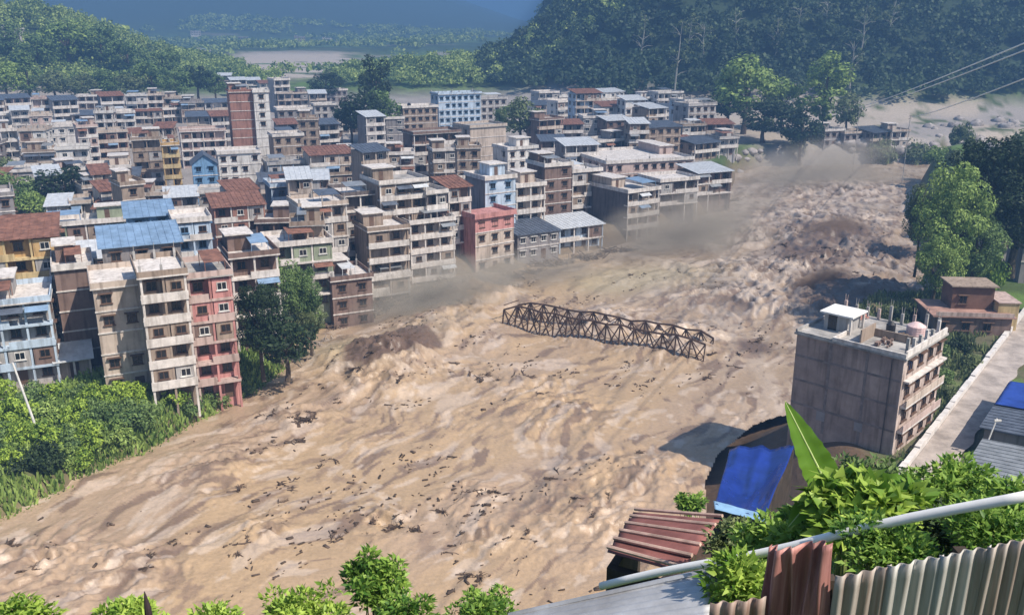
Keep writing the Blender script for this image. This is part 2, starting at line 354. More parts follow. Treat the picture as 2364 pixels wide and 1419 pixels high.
FOL = {
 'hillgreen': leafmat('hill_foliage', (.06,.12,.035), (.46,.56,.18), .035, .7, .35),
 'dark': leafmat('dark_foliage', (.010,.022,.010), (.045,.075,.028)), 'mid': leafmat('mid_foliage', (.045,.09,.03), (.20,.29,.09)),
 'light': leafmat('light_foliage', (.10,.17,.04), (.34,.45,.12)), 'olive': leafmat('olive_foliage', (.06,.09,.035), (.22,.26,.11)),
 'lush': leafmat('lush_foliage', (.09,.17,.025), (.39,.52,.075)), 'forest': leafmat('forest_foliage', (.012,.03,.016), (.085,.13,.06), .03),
 'bright': leafmat('bright_leaves', (.12,.24,.03), (.46,.60,.12), 1.5, .45, .4), 'fresh': leafmat('fresh_leaves', (.07,.17,.03), (.34,.50,.10), 1.2, .45, .4)}
for k in ('dark', 'mid', 'light', 'olive', 'lush'):
    for j in range(2):
        crown_proto(f'round_{k}{j}', 2600, 3.6, 3.4, 3.2, 26, 1.35, .55, FOL[k], trunk=(3.2, .28))
    crown_proto(f'bush_{k}', 2200, 1.6, 1.5, 1.2, 26, .5, .24, FOL[k], shape='bush')
for k in ('dark', 'mid', 'light', 'olive'):
    crown_proto('fine_'+k, 13000, 3.6, 3.4, 3.4, 60, 1.0, .26, FOL[k], trunk=(3.2, .28))
crown_proto('tall_mid', 2600, 2.6, 2.6, 5.6, 30, 1.2, .55, FOL['mid'], trunk=(2.5, .3))
crown_proto('tall_light', 2600, 2.6, 2.6, 5.6, 30, 1.2, .55, FOL['light'], trunk=(2.5, .3))
crown_proto('tall_dark', 2600, 2.8, 2.6, 5.6, 30, 1.3, .55, FOL['dark'], trunk=(2.5, .3))
NTREE = 0
def tree(px, pytop, pybase, key, label, wpx=None, group=None, name='tree', z0=None, cat='tree'):
    """tree whose foot is seen (or would be) at (px, pybase) and whose top reaches pytop"""
    g = hit(px, pybase) if z0 is None else at(px, pybase, z0)
    dep = g.y*CP+(H-g.z)*SP
    h = max(1.5, (pybase-pytop)*dep/F/ (CP))
    m, tm, rz, hb, rx = protos[key]; tot = 2*rz+hb; sz = h/tot
    if 'bush' in key: sz = h/(rz*1.6)
    sx = sz if wpx is None else (wpx*dep/F)/(2*rx*1.15)
    rt = empty(name, g, random.random()*6.28, label, cat, group); rt.scale = (sx, sx, sz)
    c = bpy.data.objects.new('crown' if tm else 'foliage', m); COL.objects.link(c); c.parent = rt
    c.location = (0, 0, (hb+rz) if tm else rz*.35)
    if tm:
        t = bpy.data.objects.new('trunk', tm); COL.objects.link(t); t.parent = rt; t.location = c.location
    return rt

# ---------------------------------------------------------------- houses
def win_mesh(w, h, fr, shade=True):
    key = ('w', w, h, fr)
    if key in protos: return protos[key]
    b = MB(); t = .09; e = .07
    b.box(-w/2, -w/2+t, -e, 0, 0, h).box(w/2-t, w/2, -e, 0, 0, h).box(-w/2+t, w/2-t, -e, 0, h-t, h).box(-w/2+t, w/2-t, -e, 0, 0, t)
    b.box(-.035, .035, -e, 0, t, h-t)
    b.box(-w/2-.15, w/2+.15, -.18, 0, -.12, -.002)
    if shade: b.box(-w/2-.25, w/2+.25, -.5, 0, h+.06, h+.16)
    o = b.build('window', FRAME[fr]); m = o.data; bpy.data.objects.remove(o)
    o = MB().box(-w/2+t+.002, w/2-t-.002, -.03, -.004, t+.002, h-t-.002).build('pane', GLASS); p = o.data; bpy.data.objects.remove(o)
    protos[key] = (m, p); return m, p
def put_window(root, wm, loc, rz, near):
    o = bpy.data.objects.new('window', wm[0]); COL.objects.link(o); o.parent = root; o.location = loc; o.rotation_euler = (0, 0, rz)
    q = bpy.data.objects.new('pane', wm[1]); COL.objects.link(q); q.parent = o
def house(px1, px2, py, n, a, wall, label, style='plain', dep=9, fr='brown', trim='white', roof='flat', left=None, group=None, sh=3.0, zoff=0,
          tower=False, cols=False, side_win=True, name='house', cat='house', base=None, extra=None, winh=1.3, front=True, right=None):
    """py is where the roof line of the facade's left end is seen; px1..px2 the width of the facade"""
    Ht = n*sh
    p = at(px1, *base) if base else hit(px1, py, Ht+zoff+.9, 98)
    a = R(a); ca, sa = math.cos(a), math.sin(a)
    # facade width so that its right end falls on px2 at roof height
    t = (px2-CX)/F; zt = p.z+Ht
    d0 = p.y*CP+(H-zt)*SP; w = (t*d0-p.x)/(ca-t*sa*CP); w = max(3.0, min(w, 45))
    root = empty(name, (p.x, p.y, p.z), a, label, cat, group)
    wm = wallm(wall); far = p.y > 300; rec = 1.25 if style in ('balcony', 'slabs') else 0
    mb = MB().box(0, w, rec, dep, -3, Ht); mb.build('wall', wm if left is None else wm, root)
    if left:      # blank left party wall, its shaded side put into a darker colour
        MB().box(-.06, -.003, 0, dep, -3, Ht).build('side_wall', wallm(left), root)
    tm = SLAB() if trim == 'white' else wallm(trim)
    if style in ('balcony', 'slabs'):
        bays = max(2, int(round(w/3.6)))
        for k in range(n):
            z = k*sh
            if k > 0:
                b = MB().box(-.12, w+.12, -.25, rec-.003, z-.32, z)
                if style == 'balcony': b.box(-.12, w+.12, -.25, -.12, z+.001, z+.85)
                elif (k % 2): b.box(-.1, w*.45, -.25, -.12, z+.001, z+.8)
                else: b.box(w*.4, w+.1, -.25, -.12, z+.001, z+.8)
                b.build('balcony', tm, root)
        for i in range(bays+1):
            xx = min(max(i*w/bays, .12), w-.12)
            if i < bays and far is False or (i < bays and random.random() < .4):
                for k in range(1, n):
                    if random.random() < (.22 if style == 'balcony' else .38):
                        xa, xb = i*w/bays+.28, (i+1)*w/bays-.02; iw = MB().box(xa, min(xb, w-.3), -.02, rec-.006, k*sh+.02, (k+1)*sh-.34).build('infill_wall', wallm(random.choice([wall, wall, 'tan', 'lightgrey', 'brown'])), root)
                        if xb-xa > 2: put_window(root, win_mesh(1.3, 1.1, random.choice(['brown','white',fr]), False), ((xa+xb)/2, -.023, k*sh+1.1), 0, True)
                    elif random.random() < .16:
                        xa, xb = i*w/bays+.1, (i+1)*w/bays-.1; zt = (k+1)*sh-.36
                        MB().hexa([(xa,-1.3,zt-.62),(xb,-1.3,zt-.62),(xb,-.26,zt-.1),(xa,-.26,zt-.1),(xa,-1.3,zt-.57),(xb,-1.3,zt-.57),(xb,-.26,zt-.05),(xa,-.26,zt-.05)]).build('awning', SHEET[random.choice(['grey','blue','rust','pale','navy'])], root)
            MB().box(xx-.14, xx+.14, -.08, .2, -2, Ht-.02).build('column', tm if random.random() < .6 else wm, root)
    else:
        for k in range(1, n): MB().box(-.10, w+.10, -.14, -.003, k*sh-.2, k*sh).build('floor_band', tm, root)
    if roof == 'flat':
        MB().box(-.35, w+.35, -.45, dep+.3, Ht+.003, Ht+.2).build('roof', SLAB() if random.random() < .55 else CONC, root)
        b = MB(); z0 = Ht+.203; z1 = z0+.75; o = .3
        b.box(-o, w+o, -.4, -.26, z0, z1).box(-o, w+o, dep+.1, dep+.24, z0, z1).box(-o, -o+.14, -.257, dep+.097, z0, z1).box(w+o-.14, w+o, -.257, dep+.097, z0, z1)
        b.build('parapet', tm if random.random() < .5 else wm, root)
        if cols or random.random() < .35:
            for xx in (.2, w*.5, w-.2):
                for yy in (.6, dep-.4): MB().box(xx-.15, xx+.15, yy-.15, yy+.15, Ht+.203, Ht+1.5).bar((xx, yy, Ht+1.5), (xx+.05, yy, Ht+2.4), .04, n=4).build('column_stub', CONC, root)
        if tower or random.random() < .45:
            tw = min(w*.5, 4.5); x0 = random.choice([.4, w-tw-.4]); y0 = dep*.45
            s = MB().box(x0, x0+tw, y0, dep-.3, Ht+.203, Ht+2.7).build('stair_room', wm, root)
            MB().box(x0-.4, x0+tw+.4, y0-.5, dep, Ht+2.703, Ht+2.9).build('slab', SLAB(), s)
            MB().box(x0+tw*.3, x0+tw*.3+.9, y0-.05, y0-.003, Ht+.25, Ht+2.2).build('door', FRAME['brown'], s)
        if random.random() < .45:
            tw = w*random.uniform(.3, .6); x0 = random.uniform(.2, w-tw-.2); hh = Ht+2.3; y1 = dep*random.uniform(.4, .8)
            b = MB(); P = [(x0,.4,hh-.35),(x0+tw,.4,hh-.35),(x0+tw,y1,hh),(x0,y1,hh)]; b.hexa(P+[(x, y, q+.07) for x, y, q in P])
            for xx in (x0+.1, x0+tw-.1): b.bar((xx, .5, Ht+.2), (xx, .5, hh-.36), .06, n=4).bar((xx, y1-.1, Ht+.2), (xx, y1-.1, hh-.02), .06, n=4)
            b.build('roof_canopy', SHEET[random.choice(['grey','rust','pale','navy','blue','grey'])], root)
    elif roof in SHEET:
        b = MB(); hh = Ht+.1; rise = 1.2
        P = [(-.5,-.6,hh-.15),(w+.5,-.6,hh-.15),(w+.5,dep+.5,hh+rise),(-.5,dep+.5,hh+rise)]
        b.hexa(P+[(x, y, z+.1) for x, y, z in P])
        k = int(w/.9)
        for i in range(k+1):
            xx = -.45+i*(w+.9)/k; b.hexa([(xx-.04,-.6,hh-.045),(xx+.04,-.6,hh-.045),(xx+.04,dep+.5,hh+rise+.103),(xx-.04,dep+.5,hh+rise+.103),(xx-.04,-.6,hh+.03),(xx+.04,-.6,hh+.03),(xx+.04,dep+.5,hh+rise+.17),(xx-.04,dep+.5,hh+rise+.17)])
        b.build('roof', SHEET[roof], root)
    elif roof == 'gable':
        b = MB(); m = w/2; k = len(b.v)
        b.v += [(0,0,Ht),(w,0,Ht),(m,0,Ht+2.4),(0,dep,Ht),(w,dep,Ht),(m,dep,Ht+2.4)]; b.f += [[k,k+1,k+2],[k+3,k+5,k+4],[k,k+3,k+4,k+1]]
        b.build('gable', wm, root)
        b = MB()
        for s0, s1 in (((-.5,Ht-.35), (m,Ht+2.42)), ((w+.5,Ht-.35), (m,Ht+2.42))):
            P = [(s0[0],-.5,s0[1]),(s1[0],-.5,s1[1]),(s1[0],dep+.5,s1[1]),(s0[0],dep+.5,s0[1])]
            b.hexa(P+[(x, y, z+.12) for x, y, z in P])
        b.build('roof', SHEET['navy'], root)
    # windows
    wmesh = win_mesh(1.3 if not far else 1.5, winh, fr)
    cnt = max(1, int(w/2.7))
    total = 0
    if front:
        for k in range(n):
            for i in range(cnt):
                if total > 60: break
                if random.random() < .10 and n > 2: continue
                x = (i+.5)*w/cnt
                if k == 0 and i == cnt//2:
                    MB().box(x-.6, x+.6, rec-.06, rec-.003, 0, 2.2).build('door', FRAME['brown'], root); continue
                put_window(root, wmesh, (x, rec-.003, k*sh+.95), 0, not far); total += 1
    if side_win:
        cs = max(1, int(dep/4.0))
        for k in range(n):
            for i in range(cs):
                if px2 < 1250 and total < 85: put_window(root, wmesh, (w+.003, (i+.5)*dep/cs, k*sh+.95), R(90), not far); total += 1
                if px1 > 900 and total < 85 and left is None and random.random() < .7: put_window(root, wmesh, (-.003, (i+.5)*dep/cs, k*sh+.95), R(-90), not far); total += 1
    if right: MB().box(w+.003, w+.06, .1, dep, -2, Ht-.02).build('end_wall', wallm(right), root)
    root['w'] = w; root['h'] = Ht
    HOUSES.append((root, w, dep, Ht, n))
    return root
HOUSES = []
b_, s_, p_ = 'balcony', 'slabs', 'plain'
HS = [
 # px1, px2, py, n, angle, wall, label, options
 (-70,112,700,4,24,'lightgrey','pale grey riverside house with blue white bands at the lower left edge',dict(style=s_,trim='paleblue',dep=10)),
 (-60,128,545,6,24,'ochre','ochre tiered house with yellow slabs at the left edge',dict(style=s_,trim='yellow',dep=12,roof='rust')),
 (122,212,612,5,26,'brown','dark brown blank walled house between the grey house and the long cream block',dict(style=p_,dep=9,front=False)),
 (128,208,822,1,26,'cream','small cream annex in front of the dark brown blank wall',dict(dep=4,style=s_,roof='pale')),
 (212,322,655,5,26,'cream','cream riverside block of five storeys with white balconies and ochre ground floor',dict(style=p_,dep=10,fr='brown')),
 (320,428,632,6,26,'tan','tan block with open white balconies against the pink block',dict(style=b_,dep=10)),
 (430,532,632,6,26,'pink','tall pink block with pale balconies beside the big green tree',dict(style=s_,trim='pinkish',dep=9,roof='flat')),
 (232,415,560,6,25,'grey','grey penthouse building with pale blue sheet roof behind the cream riverside block',dict(dep=9,roof='blue')),
 (150,265,590,4,25,'lightgrey','low house with white gabled sheet roof behind the dark brown wall',dict(dep=8,roof='pale')),
 (530,640,585,5,26,'brown','brown house with white slabs rising behind the pink block',dict(style=s_,dep=9)),
 (625,765,560,4,24,'green','greenish house with long white slabs above the big green tree',dict(style=s_,dep=9)),
 (765,858,640,4,26,'brown','brown riverside house with worn walls right of the big green tree',dict(style=p_,dep=9)),
 (858,945,640,2,28,'cream','small cream riverside house with broken front at the water line',dict(style=s_,dep=7)),
 (850,942,528,5,27,'tan','riverside block with white balconies just right of the brown riverside house',dict(style=b_,dep=9)),
 (946,1048,512,5,30,'cream','riverside block with white columns left of the salmon corner house',dict(style=b_,dep=9,cols=True)),
 (790,872,445,5,26,'dark','dark block with white slabs behind the riverside block with white balconies',dict(style=s_,dep=10)),
 (876,985,420,6,30,'tan','tall tan block with olive balconies and roof tower behind the riverside blocks',dict(style=b_,dep=10,tower=True)),
 (690,800,470,5,26,'cream','cream block with white floor slabs left of the dark block',dict(style=s_,dep=9)),
 (1097,1186,498,4,36,'cream','cream and salmon corner house with pink top floor at the river edge',dict(dep=8,left='pink',roof='none')),
 (1195,1290,535,2,30,'grey','grey riverside shed with dark sheet roof beside the salmon corner house',dict(dep=12,roof='navy',fr='white')),
 (1292,1392,520,2,30,'paleblue','low pale blue house with torn sheet roofs by the water',dict(dep=9,roof='pale',style=s_)),
 (1120,1190,408,5,32,'paleblue','light blue house with dark blue windows behind the salmon corner house',dict(dep=9,fr='blue',left='grey')),
 (1192,1258,425,4,30,'cream','cream house with wide white slabs right of the light blue house',dict(style=b_,dep=9)),
 (1258,1320,378,5,28,'brown','grey brown slim house with open top terrace in the centre',dict(style=p_,dep=9,cols=True)),
 (1322,1388,392,4,28,'tan','tan house with white parapets and open bays beside the slim grey brown house',dict(style=s_,dep=9,cols=True)),
 (1450,1522,440,4,34,'cream','corner house with cream bands and big dark blank side wall near the river bend',dict(style=b_,dep=15,left='dark')),
 (1525,1612,415,3,26,'dark','dark battered house with open floors at the river bend',dict(style=s_,dep=10)),
 (1612,1690,395,3,26,'brown','last brown house of the riverfront with white end wall',dict(style=s_,dep=10,roof='pale',right='white',side_win=False)),
 (1400,1600,372,3,20,'pinkish','wide house with huge pale flat roof above the dark blank wall',dict(style=p_,dep=26)),
 # middle of the town
 (290,400,492,5,24,'blue','blue painted house with white slabs above the pale blue sheet roof',dict(style=s_,dep=9,fr='blue',roof='blue')),
 (400,485,505,5,24,'paleblue','pale blue house with clothes coloured balcony right of the blue painted house',dict(style=s_,dep=8,fr='blue')),
 (100,290,515,4,24,'green','low long house with one bright white roof edge near the left trees',dict(style=s_,dep=6)),
 (492,610,470,4,24,'brick','red brown house with rusty roof in the middle of the town',dict(style=s_,dep=10,roof='rust')),
 (625,715,425,4,24,'navy','navy walled house with bright balcony ends',dict(style=s_,dep=9,trim='paleblue')),
 (715,815,352,4,24,'cream','cream house with dark red stripe under its roof',dict(style=s_,dep=10,roof='rust')),
 (618,705,375,3,24,'lightgrey','light grey house with tall dark openings left of the dark red stripe',dict(style=s_,dep=9,trim='paleblue',winh=1.9)),
 (820,952,372,3,24,'white','long white low house with three small dark windows',dict(dep=9,roof='navy')),
 (955,1062,305,5,28,'brown','brown and white house with open black top floor left of the blank cream wall',dict(style=s_,dep=9)),
 (1085,1168,290,5,32,'cream','tall house showing a blank cream wall with one dark seam',dict(dep=11,front=False)),
 (1172,1240,340,4,30,'white','white house right of the tall blank cream wall',dict(dep=9)),
 (930,1010,245,4,26,'tan','hazy tan house beside the dark trees',dict(dep=9)),
 (1012,1110,215,5,26,'paleblue','hazy blue grey building with white roof edges behind the blank cream wall',dict(dep=9,fr='blue')),
 (1110,1170,225,4,26,'lightgrey','hazy light grey building right of the hazy blue one',dict(dep=9)),
 (200,300,385,4,22,'cream','house with a big plain cream wall near the dark town trees',dict(dep=10,front=False)),
 (302,372,318,5,22,'tan','tan house with ochre brown front right of the big plain cream wall',dict(dep=9,style=s_,trim='tan')),
 (372,412,330,5,22,'ochre','narrow ochre stack of balconies',dict(dep=8,style=b_,trim='yellow')),
 (442,500,372,4,20,'blue','blue gabled house in the upper town',dict(dep=9,roof='gable',fr='blue')),
 (502,600,350,4,22,'white','bright white house right of the blue gabled house',dict(dep=9)),
 (528,582,208,8,22,'brick','tall brick tower block with brown wall',dict(dep=9,front=False,tower=True)),
 (584,620,208,8,22,'white','slim white tower with dark window column joined to the brick tower',dict(dep=9,style=p_)),
 (415,520,300,4,22,'pinkish','pinkish house with white terraces left of the brick tower',dict(dep=9,style=s_)),
 (640,720,250,4,22,'grey','grey house with stepped roofs right of the brick tower',dict(dep=9)),
 (725,775,240,3,22,'lightgrey','light house with bright end wall left of the dark trees',dict(dep=8)),
 (700,790,300,3,24,'tan','tan low house under the dark trees',dict(dep=9,style=s_)),
 (630,700,310,4,24,'tan','tan house with small dark windows in the upper town',dict(dep=9)),
]
for px1, px2, py, n, a, wall, label, kw in HS: house(px1, px2, py, n, a, wall, label, **kw)
# rows further back
ordw = ['first','second','third','fourth','fifth','sixth','seventh','eighth','ninth','tenth','eleventh','twelfth','thirteenth','fourteenth','fifteenth']
def row(x0, x1, y0, y1, wpx, n, pal, where, seed, sty=None, a0=8, a1=38):
    random.seed(seed); x = x0; i = 0
    while x < x1-wpx*.4:
        w = wpx*random.uniform(.7, 1.3); t = (x-x0)/(x1-x0); py = y0+(y1-y0)*t+random.uniform(-9, 9)
        wl = random.choice(pal); k = n+random.choice([-1, 0, 0, 1, 2]); st = random.choice([s_, b_, s_, p_])
        rf = random.choice(['flat','flat','flat','navy','pale','rust'])
        adj = {'white':'white','cream':'cream','grey':'grey','lightgrey':'light grey','tan':'tan','pinkish':'pinkish','brown':'brown','brick':'brick red','paleblue':'pale blue','dark':'dark','yellow':'yellow','ochre':'ochre','green':'greenish','blue':'blue','pink':'pink','navy':'navy'}[wl]
        lab = f'{adj} house, {ordw[i]} from the left {where}'
        house(x, x+w, py, max(2, k), random.uniform(a0, a1), wl, lab, style=st, dep=random.uniform(7, 10), roof=rf, trim=random.choice(['white','white','cream']), group='houses '+where, fr=random.choice(['brown','white','brown']))
        x += w*random.uniform(.92, 1.08); i += 1
P0 = ['white','cream','lightgrey','white','tan','pinkish','grey','white']
row(-30, 500, 222, 226, 48, 3, P0, 'in the rearmost row below the wooded hill', 1)
row(-40, 520, 256, 258, 52, 3, P0, 'in the second row from the wooded hill', 2)
row(-50, 410, 292, 298, 58, 3, P0+['brick'], 'in the third row from the wooded hill', 3)
row(-60, 200, 336, 345, 66, 3, P0+['tan'], 'in the fourth row from the left hill', 4)
row(-60, 300, 398, 400, 60, 3, ['tan','grey','cream','pinkish'], 'in the row behind the left trees', 5)
row(300, 600, 440, 440, 72, 3, ['grey','tan','lightgrey','cream'], 'in the row above the blue painted house', 6)
row(500, 660, 178, 190, 36, 3, ['white','lightgrey','grey'], 'in the hazy cluster behind the brick tower', 7)
row(640, 780, 205, 215, 40, 3, ['grey','lightgrey','tan'], 'in the hazy row right of the brick tower', 8)
row(1245, 1600, 214, 222, 46, 3, ['white','lightgrey','white','white','paleblue'], 'in the rear hazy row below the forest', 9)
row(1235, 1650, 240, 246, 50, 3, ['white','lightgrey','white','tan','white'], 'in the middle hazy row below the forest', 10)
row(1245, 1690, 272, 290, 56, 3, ['grey','lightgrey','tan','brown','white'], 'in the front hazy row below the forest', 11)
row(1250, 1420, 318, 330, 60, 3, ['grey','tan','brown'], 'above the slim grey brown house', 12)
row(1560, 1720, 318, 322, 50, 2, ['lightgrey','tan','grey'], 'beside the river bend', 13)
row(190, 330, 425, 425, 52, 3, ['grey','tan','cream'], 'under the big plain cream wall', 21)
row(-50, 330, 455, 470, 62, 3, ['grey','tan','cream','lightgrey','brown'], 'just below the wide dark town tree', 22)
row(600, 830, 405, 400, 50, 3, ['grey','tan','cream','brown'], 'just above the navy walled house', 23)
row(780, 990, 350, 345, 52, 3, ['grey','tan','cream','brown','lightgrey'], 'behind the long white low house', 24)
row(640, 960, 275, 270, 50, 3, ['grey','tan','cream','pinkish'], 'around the dark town clump', 25)
row(120, 235, 640, 650, 50, 3, ['lightgrey','tan'], 'beside the dark brown blank wall', 26, a0=24, a1=26)
row(1000, 1130, 340, 335, 52, 4, ['brown','tan','cream'], 'left of the light blue house roof', 27)
row(985, 1130, 440, 420, 60, 4, ['brown','tan','dark'], 'behind the light blue house', 14, a0=28, a1=34)
row(590, 720, 515, 505, 64, 4, ['tan','cream','brown'], 'behind the greenish house', 15)
row(1905, 2080, 300, 300, 48, 2, ['white','grey','cream'], 'on the far bank of the river bend', 16)
random.seed(99)
# ---- salmon corner house: pink terrace storey on top
for rt, w, dep, Ht, n in HOUSES:
    if 'salmon corner' in rt['label'] and 'cream and salmon' in rt['label']:
        MB().box(-.5, w+.5, -.7, dep+.4, Ht+.003, Ht+.2).build('roof', wallm('pink'), rt)
        MB().box(-.4, w+.4, -.6, -.45, Ht+.203, Ht+1.1).box(-.4, -.25, -.447, dep+.2, Ht+.203, Ht+1.1).box(w+.25, w+.4, -.447, dep+.2, Ht+.203, Ht+1.1).build('parapet', wallm('pink'), rt)
        MB().box(-.04, w+.04, -.05, -.003, Ht-3.0, Ht-.01).build('upper_wall', wallm('pink'), rt)

# ---------------------------------------------------------------- the right bank: tall concrete house, road, sheds
def lo(root): return Matrix.Rotation(root.rotation_euler[2], 4, 'Z')
cb = empty('house', (32.0, 96.6, 8), R(-44.3), 'tall blank grey concrete house with cluttered open roof on the right bank', 'house')
BW, BD, BH = 11.9, 11.2, 11.0
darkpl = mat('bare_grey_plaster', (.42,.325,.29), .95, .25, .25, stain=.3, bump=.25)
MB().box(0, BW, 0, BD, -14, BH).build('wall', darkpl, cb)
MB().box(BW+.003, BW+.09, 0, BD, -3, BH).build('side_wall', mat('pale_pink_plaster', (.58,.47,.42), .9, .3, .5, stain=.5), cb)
MB().box(-.25, BW+.4, -.25, BD+.3, BH+.003, BH+.22).build('roof', CONC, cb)
for k in range(1, 4):
    MB().box(BW+.093, BW+.75, .4, BD-.2, k*2.85-.2, k*2.85).build('balcony', SLAB(), cb)
    if k < 3: MB().box(BW+.66, BW+.75, .4, BD-.2, k*2.85+.003, k*2.85+.75).build('railing', wallm('pinkish' if k == 1 else 'cream'), cb)
wms = win_mesh(1.2, 1.3, 'brown')
for k in range(4):
    for yy in (1.8, 4.6, 7.4, 9.8): put_window(cb, wms, (BW+.093, yy, k*2.85+.8), R(90), True)
for k in (1, 2, 3): MB().box(.05, BW-.05, -.035, -.003, k*2.85-.12, k*2.85+.12).build('floor_line', mat('damp_concrete', (.29,.24,.23), .9, .3, .8), cb)
for xx in (3.9, 8.0): MB().box(xx, xx+.3, -.03, -.003, 0.1, 2.7).box(xx, xx+.3, -.03, -.003, 3.0, 5.55).box(xx, xx+.3, -.03, -.003, 5.85, 8.4).box(xx, xx+.3, -.03, -.003, 8.7, BH-.1).build('column_line', mat('damp_concrete', (.29,.24,.23), .9, .3, .8), cb)
MB().tube([(10.8, -.12, BH-.2), (10.8, -.12, 5), (10.75, -.12, 0)], [.06]*3, 6).build('drain_pipe', mat('drain_plastic', (.10,.09,.09), .5), cb)
for xx, z0, ww, hh in ((3.2, 1.6, 1.0, 1.1), (7.6, 1.7, .9, 1.0)): MB().box(xx, xx+ww, -.04, -.003, z0, z0+hh).build('bricked_opening', mat('patched_plaster', (.32,.30,.31), .95, .15, .6), cb)
z = BH+.223
MB().box(4.2, BW+.3, -.2, .0, z, z+.45).box(BW+.1, BW+.3, .003, BD, z, z+.7).box(4.2, 4.4, .003, 3.5, z, z+.45).build('parapet', SLAB(), cb)
MB().box(0, 4.1, -.2, 0, z, z+.2).box(-.2, 0, .003, BD, z, z+.35).build('low_parapet', CONC, cb)
cab = MB().box(1.4, 4.2, 3.4, 6.6, z, z+1.9).build('stair_room', wallm('lightgrey'), cb)
MB().box(1.0, 4.9, 2.9, 6.7, z+1.903, z+2.08).build('slab', mat('sunlit_white_slab', (.80,.79,.76), .7, .12, .6), cab)  # slab in a brighter white than the other slabs
MB().box(1.9, 2.9, 3.34, 3.397, z, z+1.7).build('door', GLASS, cab)
for xx in (4.6,):
    for yy in (3.1, 6.4): MB().box(xx-.1, xx+.12, yy-.1, yy+.12, z, z+1.9).build('post', SLAB(), cab)
MB().box(6.6, 6.75, 1.2, 4.8, z, z+1.5).box(6.75, 11, 4.65, 4.8, z, z+.9).build('roof_wall', wallm('tan'), cb)
for i in range(9):
    xx = .5+i*1.35; hh = random.uniform(1.0, 2.2)
    MB().box(xx-.15, xx+.15, BD-.5, BD-.2, z, z+hh).bar((xx-.08, BD-.4, z+hh), (xx-.12, BD-.4, z+hh+.8), .035, n=4).bar((xx+.08, BD-.3, z+hh), (xx+.15, BD-.3, z+hh+.7), .035, n=4).build('column_stub', CONC if i % 3 else wallm('pinkish'), cb)
for i in range(6):
    yy = .9+i*1.7; MB().box(BW-.3, BW, yy, yy+.3, z+.0, z+random.uniform(1, 1.9)).build('column_stub', SLAB() if i % 2 else CONC, cb)
M_ = lo(cb); O_ = Vector(cb.location)
def onroof(x, y, zz): return O_+M_@Vector((x, y, zz))
def clutter(nm, loc, rz, label, cat, mt, fn, group=None):
    b = MB(); fn(b); o = b.build(nm, mt); o.location = loc; o.rotation_euler = (0, 0, rz); tag(o, label, cat, group); return o
pl = mat('pink_plastic', (.62,.33,.33), .6, .2, 1); wh = mat('white_plastic', (.72,.70,.67), .5, .15, 1); bk = mat('black_plastic', (.03,.03,.035), .4, .2, 1)
def tank(b, r=.7, h=1.2):
    pts = [(0,0,0),(0,0,h*.8),(0,0,h),(0,0,h+.12)]; b.tube(pts, [r, r, r*.55, r*.3], 14)
    for k in range(4): b.tube([(0,0,h*(.1+.2*k)), (0,0,h*(.1+.2*k)+.05)], [r*1.04, r*1.04], 14)
clutter('water_tank', onroof(9.8, 8.4, z), 0, 'pale pink rounded tank at the back corner of the tall concrete house roof', 'tank', mat('pale_pink_plastic', (.68,.50,.48), .6, .1, 1), lambda b: tank(b, 1.0, 1.3))
clutter('water_tank', onroof(7.4, 7.4, z), 0, 'black water tank in the middle of the tall concrete house roof', 'tank', bk, lambda b: tank(b, .5, 1.1))
def pile(b, n=14, r=1.2):
    for i in range(n):
        x, y = random.uniform(-r, r), random.uniform(-r*.6, r*.6); s = random.uniform(.1, .3); b.box(x-s, x+s, y-s*.7, y+s*.7, random.uniform(0, .1)+i*.011, s*1.3+i*.017)
clutter('brick_pile', onroof(2.8, 9.2, z), .2, 'pinkish brick pile at the back left of the tall concrete house roof', 'bricks', mat('salmon_bricks', (.55,.27,.22), .9, .3, 2), pile)
clutter('brick_pile', onroof(8.8, 2.6, z), .9, 'brown rubble pile near the front of the tall concrete house roof', 'rubble', wallm('brown'), pile)
clutter('timber_stack', onroof(8.6, 5.8, z), .3, 'stack of long brown boards on the tall concrete house roof', 'boards', mat('old_boards', (.22,.16,.12), .9, .4, 2), lambda b: [b.box(-1.6+random.uniform(-.2,.2), 1.6, -.5+i*.17, -.36+i*.17, (i%3)*.1, .09+(i%3)*.1) for i in range(6)])

P1 = Vector((40.2, 80.8, 8.35)); RD = Vector((34.7, 45.1, 0)).normalized(); RP = Vector((RD.y, -RD.x, 0))
def rp(s, o, z=0): return P1+RD*s+RP*o+Vector((0, 0, z))
ss = np.linspace(-14, 75, 90); V = []
for s in ss: V += [tuple(rp(s, -1.9)), tuple(rp(s, 1.9+.2*math.sin(s)))]
road = np_mesh('road', V, [[2*i, 2*i+1, 2*i+3, 2*i+2] for i in range(89)], mat('dusty_road', (.44,.38,.34), .95, .3, .35, bump=.3)); tag(road, kind='structure')
b = MB(); ww = random.Random(3)
for i in range(40):
    s0 = -14+i*2.2; h0 = .5+ww.random()*.25; A_ = [rp(s0, -2.5), rp(s0+2.17, -2.5), rp(s0+2.17, -1.93), rp(s0, -1.93)]
    b.hexa([tuple(p+Vector((0,0,-1.5))) for p in A_]+[tuple(p+Vector((0,0,h0))) for p in A_])
tag(b.build('roadside_wall', mat('bleached_concrete', (.66,.62,.59), .9, .2, .7)), 'low pale concrete wall along the edge of the road beside the tall concrete house', 'wall')
